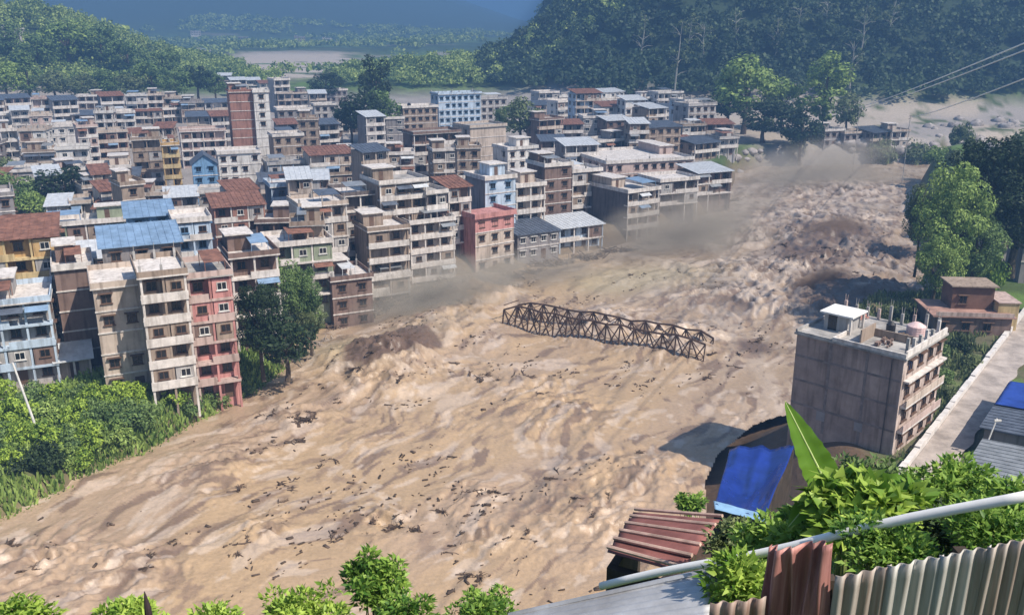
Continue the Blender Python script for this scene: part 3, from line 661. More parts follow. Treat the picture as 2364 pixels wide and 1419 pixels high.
def shed(s, o, L, Wd, h, roof, wall, label, slope=.5):
    rt = empty('shed', rp(s, o, -.35), math.atan2(RD.y, RD.x), label, 'shed')
    MB().box(0, L, -Wd, 0, -3, h).build('wall', wallm(wall), rt)
    b = MB(); P = [(-.5, .5, h+.02), (-.5, -Wd-.5, h+slope), (L+.5, -Wd-.5, h+slope), (L+.5, .5, h+.02)]
    P = P[::-1]; b.hexa(P+[(x, y, q+.1) for x, y, q in P])
    k = int(L/.8)
    for i in range(k+1):
        x = -.4+i*(L+.8)/k; e = .103
        b.hexa([(x+.05,.5,h+e),(x+.05,-Wd-.5,h+slope+e),(x-.05,-Wd-.5,h+slope+e),(x-.05,.5,h+e),(x+.05,.5,h+e+.07),(x+.05,-Wd-.5,h+slope+e+.07),(x-.05,-Wd-.5,h+slope+e+.07),(x-.05,.5,h+e+.07)])
    b.build('roof', SHEET[roof], rt)
    MB().box(L*.4, L*.4+1.2, .003, .06, 0, 2).build('door', FRAME['brown'], rt)
    return rt
shed(12.5, 3.2, 15, 9, 3.1, 'navy', 'grey', 'long shed with dark sheet roof on the right of the road, under a blue tarp')
shed(-2.5, 4.2, 10.5, 9, 3.4, 'grey', 'lightgrey', 'grey sheet roofed shed at the right edge in front of the dark roof')
def tarp(pts, name, label, col, segs=26, sag=.35, seed=1, thick=.03, rough=.35):
    P = [Vector(p) for p in pts]; V = []; 
    u = np.linspace(0, 1, segs); rs = np.random.default_rng(seed)
    for i in u:
        for j in u:
            p = P[0].lerp(P[1], i).lerp(P[3].lerp(P[2], i), j)
            q = float(fbm(np.array([i*6+seed]), np.array([j*3.]), 3, seed)[0])-.5
            V.append((p.x, p.y, p.z+sag*q-sag*1.2*math.sin(math.pi*i)*math.sin(math.pi*j)))
    V = np.array(V); n = segs*segs; V2 = V-np.array([0, 0, thick]); id_ = np.arange(n).reshape(segs, segs)
    q = np.stack([id_[:-1,:-1], id_[1:,:-1], id_[1:,1:], id_[:-1,1:]], -1).reshape(-1, 4)
    e = []
    for a, c in ((id_[0], 1), (id_[-1], 0), (id_[:,0], 0), (id_[:,-1], 1)):
        for k in range(segs-1): e.append([a[k], a[k+1], a[k+1]+n, a[k]+n] if c else [a[k+1], a[k], a[k]+n, a[k+1]+n])
    o = np_mesh(name, np.concatenate([V, V2]), np.concatenate([q, q[:, ::-1]+n, np.array(e)]), mat(name+'_'+label[:12], col, rough, .25, .5, spec=.5), None, True)
    return tag(o, label, 'tarp')
tarp([rp(19.5, 2.8, 3.05), rp(28.2, 2.8, 3.05), rp(28.2, 12.6, 3.6), rp(19.5, 12.6, 3.6)], 'tarp', 'deep blue tarp over the dark sheet roof at the right edge', (.03,.075,.36), sag=.12, seed=5)
for i, (px, py, l) in enumerate(((2262, 1065, 'white leaning post beside the grey sheet roofed shed'),)):
    g = at(px, py, 8.2); tag(MB().bar(g, g+Vector((1.5, .8, 4.6)), .09, .07, 8).box(g.x+1.2, g.x+1.9, g.y+.6, g.y+.75, g.z+4.3, g.z+4.5).build('post', wh), l, 'post')
# brown house with a terrace
bh = empty('house', at(2152, 772, 8), R(-6), 'brown walled house with reddish roof terrace above the road', 'house')
MB().box(0, 11, 0, 8, -2, 2.9).build('wall', wallm('brown'), bh)
MB().box(-.4, 11.4, -.5, 8.3, 2.903, 3.1).build('terrace', mat('reddish_terrace', (.42,.25,.20), .9, .3, .5), bh)
u = MB().box(3.4, 9.4, 3.5, 8, 3.103, 6.6).build('upper_room', mat('umber_plaster', (.17,.095,.07), .9, .25, .5), bh)
MB().box(3, 9.8, 3.0, 8.4, 6.603, 6.8).build('roof', wallm('tan'), u)
MB().box(9.6, 12.6, 2, 8, -2, 4.6).build('side_room', wallm('yellow'), bh)
MB().box(9.5, 12.8, 1.8, 8.1, 4.603, 4.75).build('side_roof', wallm('pinkish'), bh)
MB().box(0, 11, -.5, -.4, 3.103, 3.7).build('railing', wallm('pinkish'), bh)
for xx in (1.2, 4.6, 7.6): put_window(bh, wms, (xx, -.003, .8), 0, True)
put_window(u, wms, (5, 3.497, 3.9), 0, True)
house(2284, 2345, 0, 2, -8, 'lightgrey', 'small grey and white house with dark square windows at the right edge', base=(606, 9), dep=7, style=s_)
house(2352, 2440, 0, 2, -8, 'grey', 'dark grey house cut by the right edge above the brown house', base=(640, 9), dep=7, roof='navy')

# ---------------------------------------------------------------- the broken truss bridge lying in the river
L0 = Vector((-1.8, 152.5, .1)); L1 = Vector((30.6, 137.0, -1.0)); bl = (L1-L0).length
br = empty('truss_bridge', L0, 0, 'collapsed brown steel truss bridge tilted over in the muddy river', 'bridge')
br.rotation_mode = 'QUATERNION'; br.rotation_quaternion = (L1-L0).to_track_quat('X', 'Z') @ Matrix.Rotation(R(-7), 3, 'X').to_quaternion()
NB = 15; bw = 6.2; hh = 5.0; bay = bl/NB; J = random.Random(5)
for side, y in ((0, 0), (1, bw)):
    b = MB(); T = [Vector((i*bay, y+J.uniform(-.25,.25), hh+J.uniform(-.3,.2)-(.9 if i in (0, NB) else 0))) for i in range(NB+1)]
    Bq = [Vector((i*bay, y, J.uniform(-.15,.15))) for i in range(NB+1)]
    for i in range(NB):
        b.bar(T[i], T[i+1], .2, n=4).bar(Bq[i], Bq[i+1], .2, n=4)
        b.bar(Bq[i], T[i+1], .14, n=4).bar(T[i], Bq[i+1], .14, n=4).bar(Bq[i], T[i], .15, n=4)
        b.bar(Bq[i], (Bq[i+1]+T[i+1])*.5, .08, n=4).bar(T[i], (Bq[i+1]+T[i+1])*.5, .08, n=4)
        b.bar((Bq[i]+T[i])*.5, (Bq[i+1]+T[i+1])*.5, .06, n=4)
    b.bar(Bq[NB], T[NB], .12, n=4); b.build('side_truss', STEEL, br)
for i in range(NB+1):
    MB().bar((i*bay, 0, -.1), (i*bay, bw, -.1), .14, n=4).build('cross_beam', STEEL, br)
    if i % 2 == 0: MB().bar((i*bay, 0, hh), (i*bay, bw, hh), .09, n=4).build('top_brace', STEEL, br)
b = MB()
for i in range(60):
    if J.random() < .45: continue
    x = i*bl/60; b.box(x, x+.5, .2, bw-.2, .1+J.uniform(0, .05), .22+J.uniform(0.01, .1))
b.build('deck', mat('mud_caked_planks', (.20,.135,.10), .9, .4, 1), br)

# ---------------------------------------------------------------- driftwood and wreckage in the water
DW = mat('wet_driftwood', (.12,.08,.056), .7, .5, 1.5)
def log_mesh(seed):
    r = random.Random(seed); b = MB(); n = r.randint(2, 4)
    if seed % 4 == 3:
        for _ in range(5): x, y, a = r.uniform(-.8,.8), r.uniform(-.4,.4), r.uniform(-.6,.6); b.bar((x-.6*math.cos(a), y-.6*math.sin(a), r.uniform(0,.1)), (x+.6*math.cos(a), y+.6*math.sin(a), r.uniform(.02,.2)), .06, .05, 4)
    if seed % 4 == 2:
        for _ in range(26): v = Vector((r.gauss(0,.35), r.gauss(0,.3), abs(r.gauss(.1,.15)))); b.tube([v*.2, v, v*1.3+Vector((0,0,-.1))], [.05,.035,.015], 4)
    pts = [Vector((-1+i*.5, r.uniform(-.12,.12), r.uniform(-.04,.08))) for i in range(5)]
    b.tube(pts, [.16, .15, .13, .10, .05], 6)
    for _ in range(n):
        i = r.randint(1, 3); a = pts[i]; e = a+Vector((r.uniform(.1,.5), r.choice([-1,1])*r.uniform(.2,.55), r.uniform(.02,.4)))
        b.tube([a, (a+e)/2+Vector((0,0,.05)), e], [.07, .05, .02], 5)
    o = b.build('driftwood', DW); m = o.data; bpy.data.objects.remove(o); return m
LM = [log_mesh(i) for i in range(12)]
rv = river.data; rvc = np.empty(len(rv.vertices)*3, np.float32); rv.vertices.foreach_get('co', rvc); rvc = rvc.reshape(-1, 3)
def wz(x, y):
    i = np.argmin((rvc[:, 0]-x)**2+(rvc[:, 1]-y)**2); return float(rvc[i, 2])
def drift(px, py, s, ang_, where):
    p = at(px, py, .3); o = bpy.data.objects.new('driftwood', random.choice(LM)); COL.objects.link(o)
    o.location = (p.x, p.y, wz(p.x, p.y)-.06); o.rotation_euler = (random.uniform(-.2,.2), random.uniform(-.15,.15), ang_); o.scale = (s, s*random.uniform(.8,1.3), s*random.uniform(.8, 1.2))
    tag(o, None, 'driftwood', 'driftwood '+where); return (px, o)
K = random.Random(21)
def ordn(i):
    if i < 19: return (ordw+['sixteenth','seventeenth','eighteenth','nineteenth'])[i]
    t, u = divmod(i+1, 10)
    return ({2:'twentieth', 3:'thirtieth', 4:'fortieth', 5:'fiftieth', 6:'sixtieth', 7:'seventieth'} if u == 0 else {2:'twenty-', 3:'thirty-', 4:'forty-', 5:'fifty-', 6:'sixty-', 7:'seventy-'})[t]+('' if u == 0 else ordw[u-1])
clusters = [
 ('left of the truss bridge', [(1060,855),(1085,868),(1100,893),(1160,850),(1195,858),(1050,870),(1120,875),(1150,885),(1130,845)], 1.0),
 ('in front of the truss bridge', [(1240,880),(1235,900),(1250,915),(1300,950),(1350,945),(1470,885),(1500,880)], .9),
 ('off the grassy left bank', [(640,965),(680,970),(700,985),(720,975),(690,1020),(610,965)], 1.2),
 ('in mid river', [(770,1060),(745,1072),(690,1110),(680,1130),(652,1165),(620,1185),(555,1130),(650,1120)], .9),
 ('in a line near the lower centre', [(1100,1148),(1120,1153),(1140,1150),(1160,1155),(1180,1150),(1200,1145),(1060,1160),(1010,1180),(1080,1145)], .9),
 ('above the centre bush', [(840,1235),(770,1245),(870,1205),(915,1215),(960,1225),(800,1240),(890,1225),(930,1205)], .9),
 ('at the lower left', [(540,1280),(560,1270),(585,1255),(600,1240),(620,1232),(650,1210),(350,1295),(325,1320),(60,1335),(85,1325),(115,1310),(145,1290),(100,1240),(120,1255),(30,1262),(400,1255)], .85),
 ('right of the centre bush', [(1180,1250),(1205,1245),(1225,1255),(1215,1262),(1090,1330),(1075,1325),(1110,1328),(1030,1280),(1070,1240),(1050,1262),(1200,1320)], .8),
 ('near the maroon roof', [(1320,1170),(1345,1190),(1360,1205),(1420,1090),(1390,1092),(1300,1085),(1460,1045),(1440,1100),(1330,1120),(1270,1110),(1400,1160),(1370,1130)], .85),
 ('right of the truss bridge', [(1730,815),(1745,800),(1720,820),(1755,812),(1740,790),(1780,800),(1645,873),(1630,870),(1660,830),(1700,850)], 1.2),
 ('in the far rapids', [(1720,610),(1735,605),(1790,650),(1760,640),(1820,610),(1850,600),(1880,640),(1900,600),(1950,570),(1980,640),(1930,660),(2010,600),(2030,640),(1830,560),(1800,590),(1860,520),(1940,500),(1740,520),(1700,660),(1750,690),(1580,590),(1560,630)], 1.3),
 ('by the broken riverside houses', [(800,790),(870,860),(900,880),(910,900),(830,880),(760,900),(780,930),(850,930),(940,930),(960,940),(900,940)], 1.1)]
for where, pts, s in clusters:
    got = [drift(px+K.uniform(-16, 16), py+K.uniform(-7, 7), s*K.choice([.2, .3, .35, .5, .65, .9, 1.1]), R(40)+K.uniform(-1.3, 1.3), where) for px, py in pts for k in range(3 if len(pts) < 10 else 2)]
    for i, (px, o) in enumerate(sorted(got, key=lambda t: t[0])): o['label'] = f'dark driftwood {where}, {ordn(i)} from the left of its drift'

# ---------------------------------------------------------------- cables and poles
POLE = mat('pole_concrete', (.42,.40,.38), .9, .2, 1)
def pole(p, h, label, r=.14):
    rt = empty('utility_pole', p, K.uniform(0, 3), label, 'pole'); MB().bar((0,0,-1), (0,0,h), r, r*.65, 8).build('shaft', POLE, rt)
    for q in (.35, 1.1): MB().box(-.9, .9, -.06, .06, h-q-.06, h-q+.06).build('cross_arm', STEEL, rt)
    return rt
pA = hit(1985, 300, 0); pA = atd(1985, 246, 330); gA = gz(pA.x, pA.y)
pole((pA.x, pA.y, gA), pA.z-gA+.3, 'grey utility pole on the far bank where two cables end')
pB = atd(2102, 268, 300); gB = gz(pB.x, pB.y); pole((pB.x, pB.y, gB), pB.z-gB+.3, 'grey utility pole on the far bank where the lower cable ends')
CAB = mat('pale_cable', (.80,.86,.90), .4, .1, 5, metal=.2)
def cable(a, b, sag, label, r0, r1):
    n = 40; pts = [a.lerp(b, i/n)+Vector((0, 0, -sag*4*(i/n)*(1-i/n))) for i in range(n+1)]
    tag(MB().tube(pts, [r0+(r1-r0)*i/n for i in range(n+1)], 6).build('power_cable', CAB), label, 'cable')
cable(atd(2560, 18, 44), atd(1982, 247, 330), .6, 'topmost pale power cable crossing the dark hillside', .05, .09)
cable(atd(2560, 40, 43), atd(1988, 251, 330), .6, 'middle pale power cable just below the topmost one', .05, .09)
cable(atd(2560, 105, 42), atd(2104, 270, 300), .6, 'lowest pale power cable, apart from the upper pair', .05, .09)
g = hit(86, 995); tag(MB().bar(g, g+Vector((-1.6, 0, 9)), .17, .12, 8).build('post', wh), 'white leaning pole standing in the bushes before the pale grey house', 'post')

# ---------------------------------------------------------------- trees one can tell apart
T = tree
T(845, 225, 335, 'round_dark0', 'dark round tree in the middle of the town', 110)
T(812, 235, 330, 'round_dark1', 'darkest tree, left side of the clump in the town centre', 80)
T(872, 128, 300, 'tall_dark', 'tallest dark tree rising over the town centre', 78)
T(755, 170, 235, 'round_dark1', 'round grey green tree left of the tallest town tree', 90)
T(885, 215, 320, 'round_mid0', 'green tree at the right of the town clump', 90)
T(1202, 235, 345, 'round_olive0', 'yellow green tree between the blank cream wall and the hazy rows', 105)
T(1165, 250, 330, 'round_mid1', 'green tree close behind the tall blank cream wall', 60)
T(1715, 148, 310, 'round_light0', 'big pale green tree standing before the dark hillside', 165)
T(1800, 190, 300, 'round_light1', 'pale green tree right beside the biggest one before the hillside', 110)
T(1897, 142, 310, 'tall_light', 'tall layered green tree right of the two big ones', 105)
T(1845, 262, 385, 'round_dark0', 'dark round tree on the far river bank', 115)
T(1760, 235, 330, 'round_dark1', 'dark tree in the shade under the big pale tree', 130)
T(1680, 215, 300, 'round_dark0', 'dark tree at the left foot of the big pale tree', 120)
T(1950, 225, 320, 'round_olive0', 'olive tree on the grey bank near the cable poles', 80)
T(150, 395, 505, 'round_dark0', 'wide dark tree between the left rows of the town', 170)
T(255, 432, 505, 'round_dark1', 'dark tree right of the wide dark one in the left town', 85)
T(30, 405, 530, 'round_mid0', 'green tree at the left edge above the ochre house', 130)
T(80, 450, 540, 'round_light0', 'lighter green tree above the ochre house', 100)
T(25, 370, 450, 'round_olive0', 'olive tree at the far left edge of the town', 90)
T(185, 500, 570, 'bush_lush', 'green shrub under the long white roof edge', 150, name='shrub', cat='shrub')
T(655, 600, 800, 'fine_mid', 'big green tree right of the pink block', 150, z0=3)
T(710, 620, 800, 'fine_mid', 'mid green tree close to the brown riverside house', 110, z0=3)
T(610, 650, 880, 'fine_dark', 'dark green tree touching the pink block', 130, z0=3)
T(665, 720, 880, 'round_dark1', 'dark shaded tree at the foot of the big green tree', 160, z0=2.5)
T(720, 700, 820, 'fine_olive', 'low green tree at the water by the brown riverside house', 90, z0=2)
T(2180, 400, 700, 'fine_light', 'bright green tree on the right bank leaning over the rapids', 190, z0=7)
T(2110, 430, 640, 'fine_olive', 'olive tree at the water edge of the right bank', 80, z0=6)
T(2235, 500, 690, 'fine_mid', 'lush low tree in front of the big dark trees', 150, z0=8)
T(2150, 545, 720, 'fine_light', 'lush tree nearest the tall concrete house', 130, z0=7)
T(2270, 540, 650, 'bush_lush', 'lush shrub by the small grey and white house', 110, z0=9, name='shrub', cat='shrub')
T(2270, 325, 620, 'fine_dark', 'big dark tree at the right edge, left of two', 250, z0=11)
T(2370, 330, 600, 'fine_dark', 'big dark tree cut by the right edge', 260, z0=12)
T(2330, 400, 640, 'fine_dark', 'lower dark tree in front of the two big dark ones', 260, z0=10)
T(2240, 360, 520, 'round_olive0', 'dull olive tree left of the big dark trees', 130, z0=10)
T(2400, 270, 450, 'round_olive1', 'olive tree at the right edge behind the big dark ones', 160, z0=14)
for i, (px, pt, pb, k, w) in enumerate(((20,150,240,'round_light0',90),(70,130,235,'tall_mid',60),(130,170,240,'round_olive0',85),(195,175,242,'round_olive1',80),(250,165,240,'round_mid0',80),(305,175,245,'round_olive0',75),(355,150,240,'round_mid1',80),(410,165,240,'round_mid1',75),(460,160,235,'round_dark0',80),(500,175,235,'round_mid0',60),
     (165,60,160,'round_light0',130),(90,90,180,'round_mid1',110),(240,70,170,'round_mid0',110),(300,100,190,'round_mid1',90),(30,60,150,'round_mid0',90),(380,120,200,'round_mid1',80))):
    T(px, pt, pb, k, f'{dict(round_light0="light", tall_mid="tall mid", round_olive0="olive", round_olive1="olive", round_mid0="mid", round_mid1="mid", round_dark0="dark", round_dark1="dark")[k]} green tree, {(ordw+["sixteenth"])[i]} {"from the left at the foot of" if i < 10 else "in a scattered group on"} the left wooded hill', w, 'trees on the left hill')
# slim pale trunks on the shaded hillside
random.seed(5)
for i, (px, pb, pt) in enumerate(((1555,240,60),(1620,150,60),(1790,130,45),(1985,150,20),(1960,230,100),(1700,110,30),(1840,90,20),(2045,110,10),(1480,150,40),(1590,120,40),(1900,80,5))):
    g = hit(px, pb, 0, 300); dep = g.y*CP+(H-g.z)*SP; h = (pb-pt)*dep/F
    rt = empty('pale_tree', g, 0, f'slim pale tree on the shaded hillside, {ordw[i]} of the pale ones', 'tree', 'pale trees on the shaded hillside')
    b = MB(); x = y_ = 0; pts = [Vector((0,0,0))]
    for k in range(6): x += random.uniform(-.5,.6); pts.append(Vector((x, 0, h*(k+1)/6)))
    b.tube(pts, [.5,.45,.4,.33,.26,.18,.08], 6); b.build('trunk', PALEBARK, rt)
    b = MB()
    for k in range(9):
        a = pts[random.randint(2, 5)]; e = a+Vector((random.uniform(-6,6), random.uniform(-3,3), random.uniform(1, 5)))
        b.tube([a, a.lerp(e, .5)+Vector((0,0,.8)), e], [.22,.15,.06], 5)
    b.build('limbs', PALEBARK, rt)
    P, N, _ = crown_pts(500, 6, 5, h*.35, 16, 1.5); V, Fc = leafquads(P+np.array([pts[5].x, 0, h*.7]), N, .9)
    np_mesh('crown', V, Fc, FOL['olive'], rt)

# ---------------------------------------------------------------- forests (nobody could count them)
def forest(name, n, xr, yr, cond, leafs, size, hgt, rad, material, label, seed, spread=1.0):
    r = np.random.default_rng(seed); x = r.uniform(*xr, n*3); y = r.uniform(*yr, n*3); g = ground(x, y); k = cond(x, y, g); x, y, g = x[k][:n], y[k][:n], g[k][:n]
    m = len(x); hs = hgt*(.6+.8*r.random(m)); rs = rad*(.6+.7*r.random(m))
    v = r.normal(size=(m, leafs, 3)); v /= np.linalg.norm(v, axis=2, keepdims=True); v[:, :, 2] = np.abs(v[:, :, 2])*.9-.15*(r.random((m, leafs)))
    lump = .75+.5*r.random((m, leafs))
    P = v*lump[..., None]*np.stack([rs, rs, hs*.55], 1)[:, None, :]+np.stack([x, y, g+hs*.42], 1)[:, None, :]
    N = v+.7*r.normal(size=v.shape)
    V, Fc = leafquads(P.reshape(-1, 3), N.reshape(-1, 3), size, .8)
    return tag(np_mesh(name, V, Fc, material), label, 'forest', kind='stuff')
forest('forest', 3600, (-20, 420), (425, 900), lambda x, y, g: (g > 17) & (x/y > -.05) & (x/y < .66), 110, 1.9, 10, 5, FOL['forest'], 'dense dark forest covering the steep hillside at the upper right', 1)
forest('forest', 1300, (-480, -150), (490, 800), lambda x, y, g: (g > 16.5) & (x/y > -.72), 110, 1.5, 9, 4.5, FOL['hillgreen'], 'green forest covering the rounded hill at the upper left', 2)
forest('forest', 900, (-110, 150), (545, 700), lambda x, y, g: (g > 17), 90, 1.5, 8, 4.5, FOL['hillgreen'], 'low green woodland on the spur behind the town centre', 3)
forest('forest', 1500, (-700, 250), (690, 1900), lambda x, y, g: (fbm(x/110, y/110, 3, 66) > .50) & ((np.abs(x/y+.23) > .065) | (y > 1150) | (fbm(x/30, y/60, 2, 67) > .66)) & (np.abs(x/y) < .62), 40, 3.6, 9, 8, FOL['hillgreen'], 'patches of distant woodland in the valley beyond the town', 4)

# ---------------------------------------------------------------- shrubs and grass of the left bank
random.seed(31)
for r_ in range(4):
    yb = 925+r_*50; x1 = 400-r_*64; k = 8-r_
    for i in range(k):
        px = -10+(x1+20)*(i+.5)/k+random.uniform(-14, 14)
        kind = random.choice(['lush', 'lush', 'mid', 'light', 'mid'])
        if r_ >= 3: kind = random.choice(['mid', 'dark', 'lush', 'light'])
        tree(px, yb-random.uniform(45, 75), yb, 'bush_'+kind, f'{dict(lush="lush", mid="mid green", light="light green", dark="dark green")[kind]} shrub, {ordw[i]} from the left in the {ordw[r_]} row down the left bank', random.uniform(75, 115), 'shrubs on the left bank', 'shrub', cat='shrub')
for i, (px, yt, yb, w) in enumerate(((560,880,905,60),(500,890,925,70),(600,905,930,50),(440,905,950,70))):
    tree(px, yt, yb, 'bush_mid', f'low green shrub, {ordw[i]} of four below the pink block', w, 'low shrubs below the pink block', 'shrub', cat='shrub')
def grass(n, xr, yr, cond, size, name, label, material, seed, up=1.2):
    r = np.random.default_rng(seed); x = r.uniform(*xr, n); y = r.uniform(*yr, n); d = river_d(x, y); g = ground(x, y); k = cond(x, y, g, d); x, y, g = x[k], y[k], g[k]; m = len(x)
    th = r.random(m)*6.283; lean = r.normal(size=(m, 2))*.35; s = size*(.5+r.random(m))
    ux, uy = np.cos(th)*.16, np.sin(th)*.16
    B0 = np.stack([x-ux*s, y-uy*s, g-.05], 1); B1 = np.stack([x+ux*s, y+uy*s, g-.05], 1)
    T1 = np.stack([x+ux*s*.7+lean[:,0]*s, y+uy*s*.7+lean[:,1]*s, g+s*up], 1); T0 = np.stack([x-ux*s*.7+lean[:,0]*s*.8, y-uy*s*.7+lean[:,1]*s*.8, g+s*up*.9], 1)
    V = np.stack([B0, B1, T1, T0], 1).reshape(-1, 3)
    return tag(np_mesh(name, V, np.arange(len(V)).reshape(-1, 4), material), label, 'grass', kind='stuff')
grass(90000, (-75, -14), (72, 150), lambda x, y, g, d: (d > 1.2) & (d < 22) & (fbm(x/5, y/5, 3, 88) > .35), .75, 'grass', 'rough green grass along the left river bank', FOL['light'], 5)
grass(60000, (20, 75), (64, 170), lambda x, y, g, d: (d > 3.5) & (x > 40) & (d < 40) & (fbm(x/4, y/4, 3, 89) > .42) & (np.abs((x-40.2)*RP.x+(y-80.8)*RP.y-.4) > 3.2), .6, 'grass', 'rough grass and weeds between the tall concrete house and the road', FOL['olive'], 6)
grass(90000, (1, 34), (7, 48), lambda x, y, g, d: (d > 3) & (x/y > .05) & (x/y < .66), .33, 'weeds', 'dense weeds covering the near hillside on the right', FOL['lush'], 7, .9)
for i, (px, yt, yb, k, w) in enumerate(((2160,775,830,'bush_mid',60),(2215,765,810,'bush_dark',70),(2170,835,880,'bush_mid',60),(2240,800,850,'bush_olive',60),(2190,880,920,'bush_olive',50),(2085,690,740,'bush_dark',70),(2050,690,730,'bush_olive',60))):
    tree(px, yt, yb, k, f'scrubby bush, {ordw[i]} of seven around the grassy yard behind the tall concrete house', w, 'bushes in the grassy yard', 'shrub', z0=8, cat='shrub')
# rocks and broken walls on the far grey bank
random.seed(17)
RK = mat('grey_rock', (.42,.38,.36), .95, .35, .5, bump=.4)
def rock(px, py, s, label, grp):
    g = hit(px, py, 0, 200); r = random.Random(int(px*7+py)); bm_v = []
    V = []; Fc = []; n, m = 7, 5
    for i in range(m+1):
        for j in range(n):
            a = math.pi*i/m; t = 2*math.pi*j/n; q = .75+.5*r.random(); V.append((math.sin(a)*math.cos(t)*q*1.3, math.sin(a)*math.sin(t)*q, math.cos(a)*q*.8))
    for i in range(m):
        for j in range(n): Fc.append([i*n+j, i*n+(j+1)%n, (i+1)*n+(j+1)%n, (i+1)*n+j][::-1])
    o = np_mesh('boulder', V, Fc, RK); o.location = g; o.scale = (s, s, s); tag(o, label, 'boulder', grp)
pts = sorted([(random.uniform(1930, 2360), random.uniform(268, 352)) for _ in range(34)])
for i, (px, py) in enumerate(pts): rock(px, py, random.uniform(.8, 3.2), f'grey boulder on the far river bank, {ordn(i)} from the left', 'boulders on the far bank')
pts = sorted([(random.uniform(1640, 1790), random.uniform(335, 400)) for _ in range(12)])
for i, (px, py) in enumerate(pts): rock(px, py, random.uniform(.7, 1.8), f'pale rubble block beside the river bend, {ordn(i)} from the left', 'rubble at the river bend')
for i, (px, yt, yb, k, w) in enumerate(((2030,300,370,'bush_olive',90),(2110,310,375,'bush_olive',100),(2160,330,372,'bush_light',70),(2220,270,330,'bush_olive',70),(2200,330,380,'bush_olive',60))):
    tree(px, yt, yb, k, f'faded olive bush on the far grey bank, {ordw[i]} from the left', w, 'bushes on the far bank', 'shrub', cat='shrub')
# far off houses
for i, (px, w, py, n, l) in enumerate(((0,46,82,2,'far white house on the shoulder of the left wooded hill'),(228,26,36,1,'tiny pinkish house on the crest of the left wooded hill'),(455,30,128,3,'pale tall house standing alone between the left hill and the fields'),
     (440,22,70,2,'tiny white house far up the blue valley'),(548,24,84,2,'faint pale house far up the valley over the fields'),(680,24,84,2,'faint pale house, right of another, far up the valley'),(745,22,88,2,'faint pale house furthest right in the far valley'))):
    g = hit(px, py+12, 0, 300); dep = g.y*CP+(H-g.z)*SP
    house(px, px+w, 0, n, 12, ['white','pinkish','white','white','lightgrey','cream','white'][i], l, base=(py+12, g.z), dep=8, roof='flat', sh=3.2)

# ---------------------------------------------------------------- near hillside on the right: sheds, blue tarp
def quadsolid(b, P, t):
    P = [Vector(p) for p in P]; n = (P[1]-P[0]).cross(P[3]-P[0]).normalized(); b.hexa([tuple(p-n*t) for p in P]+[tuple(p) for p in P])
def corrugated(name, P, waves, amp, m, parent=None, label=None, cat=None, group=None, ver=14, jit=0, seed=0, thick=.004):
    """corrugated sheet: P = corners (u0v0, u1v0, u1v1, u0v1), waves counted along u, ridges running along v"""
    P = [Vector(p) for p in P]; N = (P[1]-P[0]).cross(P[3]-P[0]).normalized(); nu = waves*8+1
    r = np.random.default_rng(seed); V = []
    ph = np.cumsum(1+jit*(r.random(nu)-.5)); ph = ph/ph[-1]
    for j in range(ver):
        v = j/(ver-1)
        for i in range(nu):
            u = i/(nu-1); p = P[0].lerp(P[1], u).lerp(P[3].lerp(P[2], u), v)
            p = p+N*(amp*math.cos(2*math.pi*waves*ph[i])+jit*.02*float(math.sin(v*5+u*9+seed)))
            V.append(tuple(p))
    V = np.array(V); n = len(V); id_ = np.arange(n).reshape(ver, nu); q = np.stack([id_[:-1,:-1], id_[:-1,1:], id_[1:,1:], id_[1:,:-1]], -1).reshape(-1, 4)
    V2 = V-np.array(N)*thick; e = [[id_[0][k+1], id_[0][k], id_[0][k]+n, id_[0][k+1]+n] for k in range(nu-1)]+[[id_[-1][k], id_[-1][k+1], id_[-1][k+1]+n, id_[-1][k]+n] for k in range(nu-1)]
    o = np_mesh(name, np.concatenate([V, V2]), np.concatenate([q, q[:, ::-1]+n, np.array(e)]), m, None, True)
    if parent: o.parent = parent; o.matrix_parent_inverse = Matrix.Translation(-parent.location)
    return tag(o, label, cat, group)
ta = [atd(1650,1165,52), atd(1764,1196,50), atd(1834,1030,60), atd(1684,1036,62)]
tarp(ta, 'tarp', 'glossy deep blue tarp stretched beside the banana leaf', (.015,.04,.24), sag=.6, seed=9, rough=.25)
tarp([ta[0]+Vector((-.1,-.5,.04)), ta[1]+Vector((.1,-.55,.04)), ta[1]+Vector((0,.35,.10)), ta[0]+Vector((0,.35,.10))], 'tarp', 'narrow pale blue tarp strip along the lower edge of the deep blue one', (.30,.50,.72), sag=.05, seed=3)  # added pale strip, the highlight on the tarp edge put into colour
sh = empty('shed', (ta[0]+ta[2])/2, 0, 'low dark timber shed standing beneath the glossy deep blue tarp', 'shed')
def wallq(a, b, m, drop=6, parent=None, name='wall'):
    a, b = Vector(a)-Vector((0,0,.25)), Vector(b)-Vector((0,0,.25)); k = MB(); quadsolid(k, [a-Vector((0,0,drop)), b-Vector((0,0,drop)), b, a], .12); o = k.build(name, m, parent)
    if parent: o.matrix_parent_inverse = Matrix.Translation(-parent.location)
    return o
DT = mat('dark_timber_and_shade', (.06,.045,.035), .9, .4, 1.5)
wallq(ta[0], ta[1], DT, 9, sh); wallq(ta[1], ta[2], DT, 15, sh); wallq(ta[3], ta[0], DT, 15, sh)
